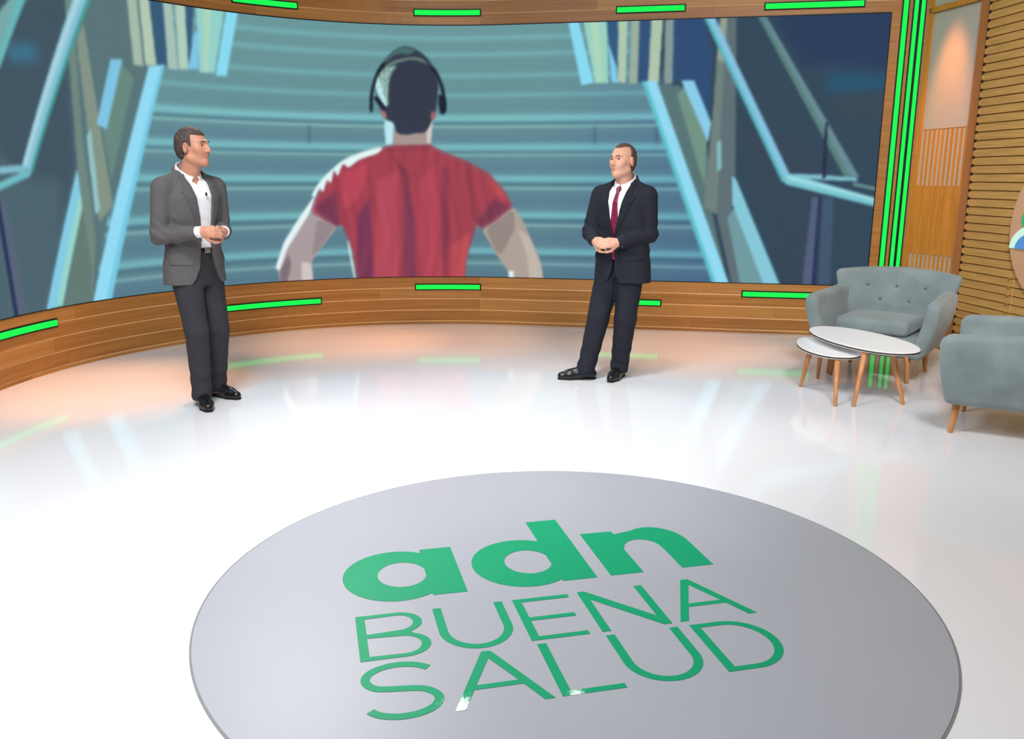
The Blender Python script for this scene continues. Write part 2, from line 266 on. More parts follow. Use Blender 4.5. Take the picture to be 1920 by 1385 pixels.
# ------------------------------------------------------------------ video wall: a picture of a stairway and a man seen from behind, in wall metres (arc length, height)
PIC_BACK=[
  ((62, 84, 98), [(-4.88, 2.76), (-4.01, 2.93), (-4.15, 2.38), (-4.18, 1.58), (-4.64, 0.51), (-5.34, 0.44)]),
  ((74, 100, 112), [(-5.06, 1.79), (-4.78, 1.5), (-4.36, 1.47), (-4.45, 1.03), (-4.67, 0.51), (-5.34, 0.44)]),
  ((58, 120, 150), [(-4.74, 2.42), (-4.47, 2.46), (-4.46, 2.36), (-4.74, 2.31)]),
  ((88, 118, 122), [(-4.02, 2.89), (-3.25, 3.02), (-3.28, 2.45), (-3.95, 1.19), (-4.18, 0.5), (-4.67, 0.51), (-4.19, 1.54), (-4.17, 2.39)]),
  ((52, 92, 122), [(-3.38, 3.02), (-3.23, 3.04), (-3.26, 2.44), (-3.35, 2.43)]),
  ((52, 92, 122), [(-3.06, 3.01), (-2.96, 3.02), (-3.02, 2.62), (-3.07, 2.43)]),
  ((168, 190, 172), [(-3.58, 2.98), (-3.49, 3.0), (-3.48, 2.42), (-3.57, 2.42)]),
  ((180, 205, 182), [(-3.47, 3.0), (-3.38, 3.02), (-3.36, 2.44), (-3.46, 2.42)]),
  ((168, 196, 184), [(-3.25, 3.0), (-3.17, 3.0), (-3.16, 2.42), (-3.25, 2.42)]),
  ((178, 210, 190), [(-3.14, 3.0), (-3.05, 3.0), (-3.06, 2.43), (-3.15, 2.42)]),
  ((150, 212, 206), [(-2.95, 3.0), (-2.68, 3.01), (-2.82, 2.42), (-2.96, 2.41)]),
  ((172, 218, 190), [(-2.88, 3.01), (-2.81, 3.0), (-2.88, 2.42), (-2.92, 2.42)]),
  ((128, 200, 236), [(-2.99, 2.72), (-2.94, 2.79), (-2.97, 2.44), (-3.06, 2.43)]),
  ((138, 222, 246), [(-2.66, 3.01), (-2.55, 3.01), (-2.71, 2.4), (-2.81, 2.4)]),
  ((104, 138, 128), [(-3.69, 2.43), (-3.58, 2.31), (-3.88, 1.47), (-3.92, 1.85)]),
  ((112, 136, 128), [(-4.15, 2.88), (-4.08, 2.9), (-4.12, 1.84), (-4.09, 1.0), (-4.19, 0.5), (-4.2, 1.47)]),
  ((132, 150, 136), [(-4.08, 2.55), (-4.0, 2.68), (-3.89, 1.27), (-4.04, 1.14)]),
  ((150, 196, 200), [(-4.08, 1.82), (-4.03, 1.88), (-4.02, 1.24), (-4.07, 1.2)]),
  ((98, 124, 116), [(-4.19, 1.28), (-4.16, 0.76), (-4.21, 0.49), (-4.47, 0.51)]),
  ((128, 200, 232), [(-3.78, 2.44), (-3.67, 2.45), (-3.88, 1.88), (-3.97, 1.92)]),
  ((132, 206, 232), [(-4.2, 1.57), (-4.19, 1.26), (-4.52, 0.51), (-4.66, 0.5)]),
  ((152, 216, 208), [(-4.2, 1.39), (-4.19, 1.26), (-4.49, 0.51), (-4.56, 0.51)]),
  ((148, 222, 248), [(-3.43, 2.42), (-3.28, 2.45), (-3.99, 0.5), (-4.18, 0.5)]),
  ((120, 206, 232), [(-3.32, 2.43), (-3.28, 2.45), (-3.99, 0.5), (-4.05, 0.5)]),
  ((120, 170, 170), [(-4.61, 2.8), (-4.48, 2.82), (-4.84, 2.25), (-4.98, 2.23), (-4.93, 2.49)]),
  ((104, 184, 186), [(-4.57, 2.81), (-4.48, 2.82), (-4.84, 2.25), (-4.88, 2.27)]),
  ((134, 196, 216), [(-4.05, 2.9), (-3.88, 2.93), (-4.65, 1.53), (-4.74, 1.58)]),
  ((170, 214, 226), [(-4.03, 2.91), (-3.97, 2.92), (-4.69, 1.58), (-4.73, 1.59)]),
  ((70, 158, 152), [(-3.92, 2.92), (-3.88, 2.93), (-4.64, 1.53), (-4.67, 1.53)]),
  ((130, 190, 206), [(-5.11, 1.56), (-4.73, 1.59), (-4.69, 1.54), (-5.12, 1.51)]),
  ((112, 190, 198), [(-5.13, 1.42), (-4.7, 1.55), (-4.65, 1.53), (-4.68, 1.5), (-5.15, 1.36)]),
  ((84, 100, 120), [(-5.02, 1.35), (-4.94, 1.35), (-4.86, 0.5), (-4.98, 0.49)]),
  ((26, 44, 84), [(-5.05, 1.35), (-5.01, 1.35), (-4.96, 0.49), (-5.0, 0.49)]),
  ((42, 68, 86), [(1.27, 3.03), (3.69, 2.95), (3.74, 0.43), (2.21, 0.39), (1.52, 2.4)]),
  ((32, 56, 88), [(2.5, 2.99), (3.69, 2.95), (3.67, 2.46), (2.8, 2.53)]),
  ((42, 70, 96), [(2.97, 2.53), (3.63, 2.46), (3.62, 2.18), (3.13, 2.14)]),
  ((22, 84, 112), [(3.02, 2.38), (3.16, 2.44), (3.56, 2.4), (3.57, 2.31), (3.06, 2.29)]),
  ((50, 68, 82), [(3.12, 2.28), (3.59, 2.27), (3.52, 2.02), (3.1, 2.07)]),
  ((46, 66, 84), [(2.26, 2.04), (3.05, 1.76), (3.07, 0.46), (2.74, 0.45)]),
  ((44, 88, 128), [(0.98, 3.0), (1.1, 2.99), (1.11, 2.41), (1.06, 2.49)]),
  ((44, 80, 122), [(1.29, 2.99), (1.41, 2.98), (1.41, 2.4), (1.3, 2.4)]),
  ((40, 74, 116), [(1.61, 2.98), (1.9, 2.97), (1.99, 2.64), (1.99, 2.04), (1.82, 2.4), (1.62, 2.4)]),
  ((138, 222, 246), [(0.61, 3.01), (0.71, 3.01), (0.88, 2.4), (0.76, 2.38)]),
  ((156, 214, 196), [(0.76, 3.0), (0.99, 3.0), (1.02, 2.4), (0.89, 2.4)]),
  ((176, 218, 190), [(0.83, 3.0), (0.91, 3.0), (0.96, 2.4), (0.92, 2.4)]),
  ((128, 206, 238), [(1.01, 2.77), (1.1, 2.53), (1.11, 2.39), (1.05, 2.41)]),
  ((176, 204, 176), [(1.1, 2.99), (1.19, 2.99), (1.19, 2.39), (1.11, 2.41)]),
  ((156, 176, 160), [(1.22, 2.99), (1.3, 2.99), (1.3, 2.39), (1.22, 2.39)]),
  ((176, 200, 172), [(1.41, 2.98), (1.52, 2.98), (1.5, 2.39), (1.4, 2.41)]),
  ((132, 156, 152), [(1.54, 2.98), (1.62, 2.98), (1.63, 2.38), (1.55, 2.38)]),
  ((86, 116, 118), [(1.49, 2.38), (1.71, 2.36), (1.97, 1.88), (2.07, 1.15), (2.25, 0.48), (2.21, 0.47)]),
  ((112, 148, 132), [(1.68, 2.28), (1.75, 2.36), (1.98, 1.86), (1.98, 1.44), (1.93, 1.56)]),
  ((110, 128, 124), [(2.04, 2.97), (2.11, 2.96), (2.12, 2.49), (2.13, 1.15), (1.98, 1.23), (2.02, 2.12)]),
  ((150, 160, 142), [(2.05, 2.97), (2.11, 2.96), (2.09, 2.56), (2.03, 2.6)]),
  ((92, 110, 116), [(2.12, 2.96), (2.19, 2.96), (2.26, 1.56), (2.25, 1.15), (2.37, 0.48), (2.29, 0.48), (2.11, 1.15), (2.1, 2.49)]),
  ((130, 190, 196), [(2.07, 1.84), (2.11, 1.86), (2.13, 1.6), (2.09, 1.56)]),
  ((138, 206, 238), [(1.71, 2.41), (1.83, 2.41), (2.01, 2.02), (1.99, 1.84)]),
  ((110, 156, 162), [(2.27, 1.23), (2.62, 0.49), (2.37, 0.48), (2.21, 1.13)]),
  ((134, 202, 220), [(2.23, 1.53), (2.27, 1.5), (2.75, 0.48), (2.6, 0.47), (2.25, 1.26)]),
  ((146, 220, 246), [(1.34, 2.41), (1.48, 2.41), (2.27, 0.47), (2.11, 0.46)]),
  ((94, 196, 206), [(1.34, 2.41), (1.38, 2.41), (2.15, 0.46), (2.11, 0.46)]),
  ((104, 140, 150), [(2.38, 2.96), (2.46, 2.95), (3.39, 1.52), (3.27, 1.5)]),
  ((88, 128, 124), [(2.38, 2.96), (2.42, 2.96), (3.32, 1.51), (3.27, 1.5)]),
  ((134, 196, 226), [(1.89, 2.97), (1.99, 2.97), (2.76, 1.55), (2.7, 1.47)]),
  ((84, 180, 186), [(1.89, 2.97), (1.92, 2.97), (2.73, 1.47), (2.69, 1.48)]),
  ((128, 190, 205), [(2.77, 1.55), (3.06, 1.54), (3.37, 1.51), (3.38, 1.48), (3.07, 1.49), (2.77, 1.52)]),
  ((104, 150, 150), [(3.34, 1.47), (3.57, 1.42), (3.58, 1.39), (3.34, 1.44)]),
  ((120, 200, 210), [(2.69, 1.54), (2.77, 1.55), (3.58, 1.32), (3.59, 1.24), (2.73, 1.45)]),
  ((160, 222, 230), [(2.72, 1.53), (2.77, 1.53), (3.58, 1.32), (3.58, 1.29), (2.76, 1.49)]),
  ((20, 32, 62), [(3.05, 2.01), (3.07, 2.01), (3.09, 1.51), (3.06, 1.51)]),
  ((82, 92, 122), [(2.98, 1.33), (3.05, 1.33), (3.05, 0.47), (2.95, 0.47)]),
  ((20, 36, 80), [(3.04, 1.33), (3.06, 1.33), (3.07, 0.48), (3.04, 0.47)]),
  ((60, 84, 108), [(3.08, 1.33), (3.18, 1.33), (3.21, 0.48), (3.1, 0.48)]),
]
PIC_MAN=[
  ((172, 158, 160), [(-1.96, 1.17), (-1.71, 1.02), (-1.93, 0.76), (-1.99, 0.67), (-1.98, 0.49), (-2.31, 0.5), (-2.34, 0.65), (-2.26, 0.84), (-2.1, 1.05)]),
  ((150, 136, 140), [(-1.91, 1.1), (-1.73, 1.03), (-1.91, 0.79), (-1.98, 0.74)]),
  ((128, 112, 120), [(-2.31, 0.61), (-2.21, 0.77), (-2.19, 0.66), (-2.24, 0.49), (-2.31, 0.5)]),
  ((210, 200, 196), [(-2.09, 0.69), (-1.99, 0.67), (-1.98, 0.49), (-2.09, 0.49)]),
  ((232, 248, 250), [(-1.9, 1.36), (-1.96, 1.19), (-2.23, 0.81), (-2.31, 0.61), (-2.35, 0.64), (-2.25, 0.89), (-2.08, 1.13)]),
  ((176, 162, 152), [(0.09, 1.22), (-0.24, 0.99), (-0.09, 0.74), (0.11, 0.46), (0.41, 0.47), (0.37, 0.69), (0.26, 0.93), (0.18, 1.1)]),
  ((150, 136, 130), [(-0.2, 1.0), (0.09, 1.19), (0.11, 1.0), (-0.03, 0.74), (-0.09, 0.76)]),
  ((196, 184, 172), [(0.14, 1.0), (0.26, 0.91), (0.38, 0.63), (0.4, 0.47), (0.26, 0.47), (0.24, 0.7)]),
  ((226, 244, 250), [(0.04, 0.57), (0.1, 0.57), (0.09, 0.46), (0.05, 0.46)]),
  ((168, 150, 146), [(-1.12, 1.99), (-0.74, 2.08), (-0.75, 1.81), (-1.13, 1.81)]),
  ((190, 234, 244), [(-1.21, 2.06), (-1.11, 2.05), (-1.13, 1.83), (-1.2, 1.82)]),
  ((214, 206, 200), [(-0.79, 1.95), (-0.72, 2.11), (-0.75, 1.84), (-0.79, 1.84)]),
  ((164, 62, 78), [(-1.2, 1.81), (-1.11, 1.82), (-0.75, 1.83), (-0.65, 1.77), (-0.41, 1.68), (-0.16, 1.55), (-0.01, 1.39), (0.09, 1.22), (-0.09, 1.08), (-0.24, 0.99), (-0.29, 1.04), (-0.34, 0.87), (-0.4, 0.68), (-0.42, 0.45), (-1.53, 0.46), (-1.57, 0.74), (-1.62, 0.93), (-1.67, 1.04), (-1.71, 1.02), (-1.97, 1.17), (-1.9, 1.34), (-1.76, 1.53), (-1.61, 1.66), (-1.39, 1.75)]),
]
PIC_FOLDS=[
  ((182, 72, 88), [(-1.29, 1.48), (-1.1, 1.55), (-1.11, 0.46), (-1.36, 0.46)]),
  ((188, 74, 82), [(-0.55, 0.83), (-0.36, 0.96), (-0.41, 0.46), (-0.57, 0.45)]),
  ((178, 68, 84), [(-0.88, 1.48), (-0.69, 1.63), (-0.65, 0.45), (-0.86, 0.46)]),
  ((122, 52, 84), [(-1.51, 1.11), (-1.37, 1.33), (-1.36, 0.46), (-1.52, 0.47)]),
  ((128, 56, 84), [(-1.03, 1.55), (-0.94, 1.19), (-0.92, 0.46), (-1.05, 0.46)]),
  ((132, 54, 72), [(-1.17, 1.77), (-0.97, 1.55), (-0.96, 1.24), (-1.04, 1.52)]),
  ((134, 54, 74), [(-0.63, 1.59), (-0.58, 1.63), (-0.57, 0.92), (-0.63, 0.45), (-0.66, 0.92)]),
  ((120, 52, 80), [(-1.94, 1.21), (-1.72, 1.37), (-1.68, 1.03), (-1.73, 1.03)]),
  ((124, 52, 78), [(-0.29, 1.07), (-0.11, 1.3), (0.05, 1.21), (-0.23, 1.0)]),
  ((190, 72, 80), [(-0.2, 1.54), (-0.01, 1.37), (0.06, 1.24), (-0.1, 1.35)]),
  ((138, 56, 70), [(-0.41, 1.68), (-0.38, 1.67), (-0.29, 1.05), (-0.34, 1.11)]),
  ((186, 68, 86), [(-1.63, 1.55), (-1.35, 1.66), (-1.48, 1.3), (-1.65, 1.19)]),
  ((140, 52, 66), [(-1.2, 1.81), (-0.75, 1.83), (-0.74, 1.79), (-1.21, 1.77)]),
]
PIC_RIM=[
  ((228, 250, 250), [(-1.22, 1.81), (-1.39, 1.77), (-1.63, 1.68), (-1.86, 1.48), (-1.96, 1.33), (-1.92, 1.31), (-1.87, 1.41), (-1.84, 1.35), (-1.79, 1.5), (-1.76, 1.43), (-1.72, 1.59), (-1.69, 1.5), (-1.63, 1.65), (-1.58, 1.59), (-1.47, 1.68), (-1.27, 1.74)]),
  ((226, 246, 246), [(-1.62, 0.89), (-1.6, 0.88), (-1.54, 0.47), (-1.56, 0.47)]),
  ((46, 54, 72), [(-1.2, 2.61), (-1.1, 2.71), (-1.0, 2.76), (-0.89, 2.74), (-0.78, 2.67), (-0.71, 2.57), (-0.66, 2.45), (-0.68, 2.2), (-0.72, 2.08), (-0.8, 1.94), (-0.89, 1.94), (-0.98, 1.92), (-1.09, 1.93), (-1.11, 2.04), (-1.2, 2.07), (-1.26, 2.2), (-1.29, 2.37), (-1.27, 2.5)]),
  ((70, 110, 104), [(-1.2, 2.61), (-1.1, 2.71), (-1.0, 2.76), (-0.87, 2.73), (-0.93, 2.68), (-1.07, 2.69), (-1.17, 2.61)]),
  ((146, 180, 170), [(-1.26, 2.5), (-1.17, 2.57), (-1.06, 2.58), (-1.13, 2.5), (-1.16, 2.37), (-1.16, 2.18), (-1.23, 2.22), (-1.29, 2.39)]),
  ((190, 236, 240), [(-1.28, 2.46), (-1.25, 2.48), (-1.19, 2.25), (-1.17, 2.18), (-1.23, 2.22), (-1.29, 2.37)]),
  ((110, 140, 126), [(-1.25, 2.52), (-1.11, 2.62), (-0.94, 2.66), (-0.82, 2.65), (-0.75, 2.58), (-0.82, 2.62), (-0.94, 2.64), (-1.1, 2.59), (-1.2, 2.53)]),
  ((176, 122, 120), [(-1.25, 2.16), (-1.19, 2.14), (-1.18, 2.07), (-1.22, 2.09)]),
  ((176, 100, 104), [(-0.73, 2.17), (-0.69, 2.11), (-0.72, 2.06), (-0.75, 2.08)]),
  ((14, 22, 38), [(-1.2, 2.61), (-1.28, 2.5), (-1.34, 2.32), (-1.35, 2.14), (-1.32, 2.12), (-1.31, 2.32), (-1.26, 2.48), (-1.18, 2.58)]),
  ((14, 22, 38), [(-1.31, 2.28), (-1.26, 2.28), (-1.18, 2.16), (-1.21, 2.16), (-1.28, 2.23)]),
  ((14, 24, 42), [(-0.74, 2.59), (-0.67, 2.53), (-0.6, 2.36), (-0.59, 2.15), (-0.62, 2.13), (-0.63, 2.33), (-0.68, 2.48), (-0.74, 2.55)]),
  ((14, 24, 42), [(-0.67, 2.32), (-0.59, 2.29), (-0.59, 2.14), (-0.64, 2.11), (-0.66, 2.17)]),
]
STAIR_Z = [(2.836, 0), (2.684, 0), (2.486, 0), (2.301, 0), (2.083, 2.002), (1.802, 1.729), (1.495, 1.401), (1.136, 1.034), (0.77, 0.645)]

def smooth_loop(p, n=2, a=0.2):
    P = np.array(p, float)
    for _ in range(n):      # corner cutting
        Q = np.roll(P, -1, 0); P = np.stack([P * (1 - a) + Q * a, P * a + Q * (1 - a)], 1).reshape(-1, 2)
    return P

def picture(s0, s1, z0, z1, nx, nz):
    SS = 2; W, H = nx * SS, nz * SS
    s = s0 + (np.arange(W) + 0.5) * (s1 - s0) / W; z = z0 + (np.arange(H) + 0.5) * (z1 - z0) / H
    S, Z = np.meshgrid(s, z)
    def poly_mask(p):
        p = np.array(p); a = max(0, int((p[:, 0].min() - s0) / (s1 - s0) * W) - 1); b = min(W, int((p[:, 0].max() - s0) / (s1 - s0) * W) + 2)
        c = max(0, int((p[:, 1].min() - z0) / (z1 - z0) * H) - 1); d = min(H, int((p[:, 1].max() - z0) / (z1 - z0) * H) + 2)
        if a >= b or c >= d: return None
        X, Y = S[c:d, a:b], Z[c:d, a:b]; ins = np.zeros(X.shape, bool); q = np.roll(p, 1, 0)
        for (x1, y1), (x2, y2) in zip(p, q):
            if y1 != y2: ins ^= ((y1 > Y) != (y2 > Y)) & (X < (x2 - x1) * (Y - y1) / (y2 - y1) + x1)
        return (slice(c, d), slice(a, b)), ins
    def blur(a, r, times=2):
        for _ in range(times):
            for ax in (0, 1):
                k = int(r); pad = [(0, 0)] * a.ndim; pad[ax] = (k, k)
                c = np.cumsum(np.pad(a, pad, mode='edge'), axis=ax, dtype=np.float64)
                z_ = np.zeros_like(np.take(c, [0], axis=ax)); c = np.concatenate([z_, c], axis=ax)
                n = a.shape[ax]; w = 2 * k + 1
                a = (np.take(c, range(w, w + n), axis=ax) - np.take(c, range(0, n), axis=ax)) / w
        return a
    img = np.zeros((H, W, 3)); t = np.clip((Z - z0) / (z1 - z0), 0, 1)[..., None]
    img[:] = np.array((90, 131, 143)) * (1 - t) + np.array((106, 153, 157)) * t
    img[:] -= np.clip((S - 0.4) / 1.6, 0, 1)[..., None] * np.array((16, 18, 4))
    SOFT = ((62, 84, 98), (74, 100, 112), (58, 120, 150), (42, 68, 86), (32, 56, 88), (42, 70, 96), (22, 84, 112), (50, 68, 82), (46, 66, 84))   # out-of-focus backdrop
    soft = np.zeros((H, W))
    for first in (True, False):
        for c, p in PIC_BACK:
            if (c in SOFT) == first:
                r = poly_mask(p)
                if r:
                    img[r[0]][r[1]] = c
                    if first: soft[r[0]][r[1]] = 1
        if first:
            img = blur(img, 9); away = np.clip(blur(soft, 5), 0, 1)[..., None]
            # stair treads, only where the out-of-focus backdrop leaves them in view
            st = np.zeros_like(img)
            for i, (zb, zthin) in enumerate(STAIR_Z):
                h = 0.038 if zthin else 0.024
                g = np.exp(-((Z - zb) / h) ** 2)[..., None]; up = np.clip((Z - zb) / 0.10, 0, 1) * np.exp(-((Z - zb) / 0.16) ** 2)
                st += g * np.array((24, 48, 46)) * (1 if zthin else 0.5)
                if zthin:
                    st -= np.exp(-((Z - zb + 0.052) / 0.016) ** 2)[..., None] * np.array((22, 26, 20))
                    st += np.exp(-((Z - zthin) / 0.014) ** 2)[..., None] * np.array((36, 42, 34))
                    st -= np.exp(-((Z - zthin + 0.12) / 0.07) ** 2)[..., None] * np.array((4, 8, 2))
            for st_, z_a, z_b in ((-1.95, 1.82, 2.0), (1.5, 1.82, 2.0), (-2.3, 0.55, 0.66), (0.9, 1.82, 2.0)):
                st -= (np.exp(-((S - st_) / 0.02) ** 2) * ((Z > z_a) & (Z < z_b)))[..., None] * 18
            img = img + st * (1 - away)
    img = blur(img, 2)
    for L_, rad in ((PIC_MAN, 1), (PIC_FOLDS, 7), (PIC_RIM, 1)):
        if rad == 7:
            shirt = poly_mask(PIC_MAN[-1][1]); full = np.zeros((H, W), bool); full[shirt[0]] = shirt[1]
            lay = img.copy()
            for c, p in L_:
                r = poly_mask(p)
                if r: lay[r[0]][r[1]] = c
            lay2 = blur(lay, 4); ripple = np.sin(S * 46 + np.sin(Z * 5) * 2.2) * np.sin(Z * 3.1 + S * 9)
            lay2 += ripple[..., None] * np.array((6, 3, 4))
            m = blur(full.astype(float), 1)[..., None]; img = img * (1 - m) + lay2 * m
        else:
            for c, p in L_:
                r = poly_mask(smooth_loop(p, 2, 0.2 if L_ is PIC_RIM else 0.09))
                if r:
                    mk = np.zeros((H, W)); mk[r[0]] = r[1]
                    y0, y1 = max(0, r[0][0].start - 6), r[0][0].stop + 6; x0, x1 = max(0, r[0][1].start - 6), r[0][1].stop + 6
                    mm = blur(mk[y0:y1, x0:x1], 2)[..., None]
                    img[y0:y1, x0:x1] = img[y0:y1, x0:x1] * (1 - mm) + np.array(c) * mm
    # fine texture: hair strands on the lit temple, cloth grain
    g = np.random.default_rng(2).normal(0, 1, (H, W)); g = blur(g, 1, 1); g /= g.std()
    hair = np.zeros((H, W)); r = poly_mask(PIC_RIM[4][1]); hair[r[0]] = r[1]; hair = blur(hair, 1)
    img -= (hair * np.clip(g * 18, -8, 36))[..., None]
    img += g[..., None] * 0.7
    img = img.reshape(nz, SS, nx, SS, 3).mean((1, 3))
    return np.clip(img, 0, 255)

def video_wall():
    root = empty('video_wall', (TX, TY, Z1)); s0, s1, z0, z1 = -6.3, S_SCR, Z1 + 0.006, Z2 - 0.006
    nx, nz = 1000, 250
    img = picture(s0, s1, z0, z1, nx + 1, nz + 1)
    s = np.linspace(s0, s1, nx + 1); P = np.array([[*path(a)[0], *path(a)[1]] for a in s])
    z = np.linspace(z0, z1, nz + 1); d = 0.004
    V = np.zeros((nz + 1, nx + 1, 3)); V[..., 0] = P[:, 0] + P[:, 2] * d - TX; V[..., 1] = P[:, 1] + P[:, 3] * d - TY; V[..., 2] = z[:, None] - Z1
    idx = np.arange((nz + 1) * (nx + 1)).reshape(nz + 1, nx + 1)
    F = np.stack([idx[:-1, :-1], idx[:-1, 1:], idx[1:, 1:], idx[1:, :-1]], -1).reshape(-1, 4)
    me = mesh_np('display', V.reshape(-1, 3), F)
    ca = me.color_attributes.new('picture', 'FLOAT_COLOR', 'POINT')
    rgba = np.ones((V.shape[0] * V.shape[1], 4), np.float32); rgba[:, :3] = lin(img.reshape(-1, 3)); ca.data.foreach_set('color', rgba.ravel())
    m = bpy.data.materials.new('lit_display'); t, b = nt(m)
    at = t.nodes.new('ShaderNodeVertexColor'); at.layer_name = 'picture'
    b.inputs['Base Color'].default_value = (0.012, 0.012, 0.014, 1); b.inputs['Roughness'].default_value = 0.55
    b.inputs['Specular IOR Level'].default_value = 0.05
    t.links.new(at.outputs['Color'], b.inputs['Emission Color']); b.inputs['Emission Strength'].default_value = 0.95
    link('display', me, m, root, True)
    for nm, a, b_, za, zb in (('bezel', s0, s1, Z1 - 0.0, Z1 + 0.006), ('bezel', s0, s1, Z2 - 0.006, Z2 + 0.003), ('bezel', s1, s1 + 0.008, Z1, Z2)):
        me = curved_box(nm, a, b_, za, zb, -0.002, 0.010)
        for v in me.vertices: v.co -= Vector((TX, TY, Z1))
        link(nm, me, M['black'], root)
    tag(root, 'huge curved video wall showing a man in red shirt from behind', 'screen')

def mesh_np(name, V, F):
    me = bpy.data.meshes.new(name); V = np.ascontiguousarray(V, np.float32); F = np.ascontiguousarray(F, np.int32); n = F.shape[1]
    me.vertices.add(len(V)); me.vertices.foreach_set('co', V.ravel())
    me.loops.add(F.size); me.loops.foreach_set('vertex_index', F.ravel())
    me.polygons.add(len(F)); me.polygons.foreach_set('loop_start', np.arange(0, F.size, n, dtype=np.int32)); me.polygons.foreach_set('loop_total', np.full(len(F), n, np.int32))
    me.update(calc_edges=True); me.validate(); return me
video_wall()

# ------------------------------------------------------------------ green light bars
def led_bar(s0, s1, zc, label, group, h=0.070):
    (x, y), _ = path((s0 + s1) / 2); root = empty('led_light_bar', (x, y, zc))
    for nm, a, b, hh, d0, d1, m in (('halo_housing', s0, s1, h, 0.0035, 0.010, M['black']), ('light_tube', s0 + 0.012, s1 - 0.012, h * 0.66, 0.0102, 0.018, M['green'])):  # black surround also draws the dark halo around the glowing tube
        me = curved_box(nm, a, b, zc - hh / 2, zc + hh / 2, d0, d1, 0.003)
        for v in me.vertices: v.co -= Vector((x, y, zc))
        link(nm, me, m, root)
    tag(root, label, 'light bar', group)
G1, G2 = 'green light bars above the screen', 'green light bars below the screen'
led_bar(-2.62, -2.0, 3.075, 'green light bar above the screen, leftmost, cut by the top edge', G1)
led_bar(-0.896, -0.233, 3.075, 'green light bar above the pictured head on the screen', G1)
led_bar(1.078, 1.729, 3.058, 'green light bar above the screen, over the man in dark suit', G1)
led_bar(2.437, 3.316, 3.046, 'long green light bar above the screen, near the right corner', G1)
led_bar(-5.5, -4.568, 0.384, 'green light bar below the screen, cut by the left edge of the photo', G2)
led_bar(-2.95, -1.903, 0.279, 'green light bar at knee height just right of the man in grey jacket', G2)
led_bar(-0.94, -0.248, 0.390, 'green light bar directly below the pictured red shirt', G2)
led_bar(0.95, 1.613, 0.275, 'green light bar half hidden behind the legs of the man in dark suit', G2)
led_bar(2.389, 3.10, 0.390, 'green light bar ending beside the back armchair', G2)

def led_upright(s, w, label):
    (x, y), _ = path(s); root = empty('led_light_strip', (x, y, 0))
    for nm, a, b, d0, d1, m, za, zb in (('halo_housing', s - w / 2 - 0.0125, s + w / 2 + 0.0125, 0.0035, 0.010, M['black'], 0.0, 3.7), ('light_tube', s - w / 2, s + w / 2, 0.0102, 0.018, M['green'], 0.02, 3.68)):  # black margins stand in for the halo beside the lit strip
        me = curved_box(nm, a, b, za, zb, d0, d1, 0.003)
        for v in me.vertices: v.co -= Vector((x, y, 0))
        link(nm, me, m, root)
    tag(root, label, 'light strip', 'upright green light strips')
led_upright(S_SCR + 0.120, 0.038, 'upright green light strip nearest the screen edge')
led_upright(S_SCR + 0.2085, 0.031, 'middle of the three upright green light strips')
led_upright(S_SCR + 0.2655, 0.031, 'upright green light strip nearest the cream panel')

# ------------------------------------------------------------------ floor emblem
DC = (0.2007, 2.9498); DR = 1.320; ROT = math.radians(13.4)
emb = empty('floor_emblem', (DC[0], DC[1], 0.0))
def disc_mesh(name, r, z0, z1, n=160):
    V = [(r * math.cos(2 * PI * i / n), r * math.sin(2 * PI * i / n), z) for z in (z0, z1) for i in range(n)]
    F = [(i, (i + 1) % n, n + (i + 1) % n, n + i) for i in range(n)] + [tuple(range(n, 2 * n)), tuple(range(n - 1, -1, -1))]
    return raw(name, V, F)
link('edge_band', disc_mesh('edge_band', DR, 0.0002, 0.003), M['rim'], emb)
link('disc_face', disc_mesh('disc_face', DR - 0.007, 0.0031, 0.0045), M['disc'], emb)

def arc(cx, cy, rx, ry, a0, a1, n=20):
    return [(cx + rx * math.cos(math.radians(a0 + (a1 - a0) * i / n)), cy + ry * math.sin(math.radians(a0 + (a1 - a0) * i / n))) for i in range(n + 1)]
def stroke(pts, w):
    P = np.array(pts); d = np.gradient(P, axis=0); d /= np.linalg.norm(d, axis=1)[:, None]; n = np.c_[-d[:, 1], d[:, 0]] * w / 2
    return [tuple(p) for p in P + n] + [tuple(p) for p in (P - n)[::-1]]
def letter(loops):
    cu = bpy.data.curves.new('letter', 'CURVE'); cu.dimensions = '2D'; cu.fill_mode = 'BOTH'; cu.extrude = 0.0006
    for lp in loops:
        sp = cu.splines.new('POLY'); sp.points.add(len(lp) - 1); sp.use_cyclic_u = True
        for q, (u, v) in zip(sp.points, lp): q.co = (u * math.cos(ROT) - v * math.sin(ROT), u * math.sin(ROT) + v * math.cos(ROT), 0, 1)
    tmp = bpy.data.objects.new('tmp', cu); COL.objects.link(tmp)
    bpy.context.view_layer.update()
    me = bpy.data.meshes.new_from_object(tmp.evaluated_get(bpy.context.evaluated_depsgraph_get())); me.name = 'letter'
    bpy.data.objects.remove(tmp); me.materials.clear()
    link('letter', me, M['letter'], emb, loc=(0, 0, 0.0053))
W_, B_ = 0.031, 0.023
def l_bowl(x, xs, xr, top):   # a / d: bowl left edge x, stem xs..xr, stem top
    cx, rx, cy, ry = x + 0.205, 0.205, 0.252, 0.212
    th = math.degrees(math.acos((xs - cx) / rx)); o = arc(cx, cy, rx, ry, th, 360 - th, 40)
    o += [(xs, 0.058), (xr, 0.058), (xr, top), (xs, top)]
    icx, irx, iry = x + 0.226, 0.094, 0.106; t2 = math.degrees(math.acos(min(1, (xs - 0.003 - icx) / irx)))
    return [o, arc(icx, cy, irx, iry, t2, 360 - t2, 30)]
letter(l_bowl(-0.807, -0.488, -0.359, 0.460)); letter(l_bowl(-0.305, 0.010, 0.147, 0.641))
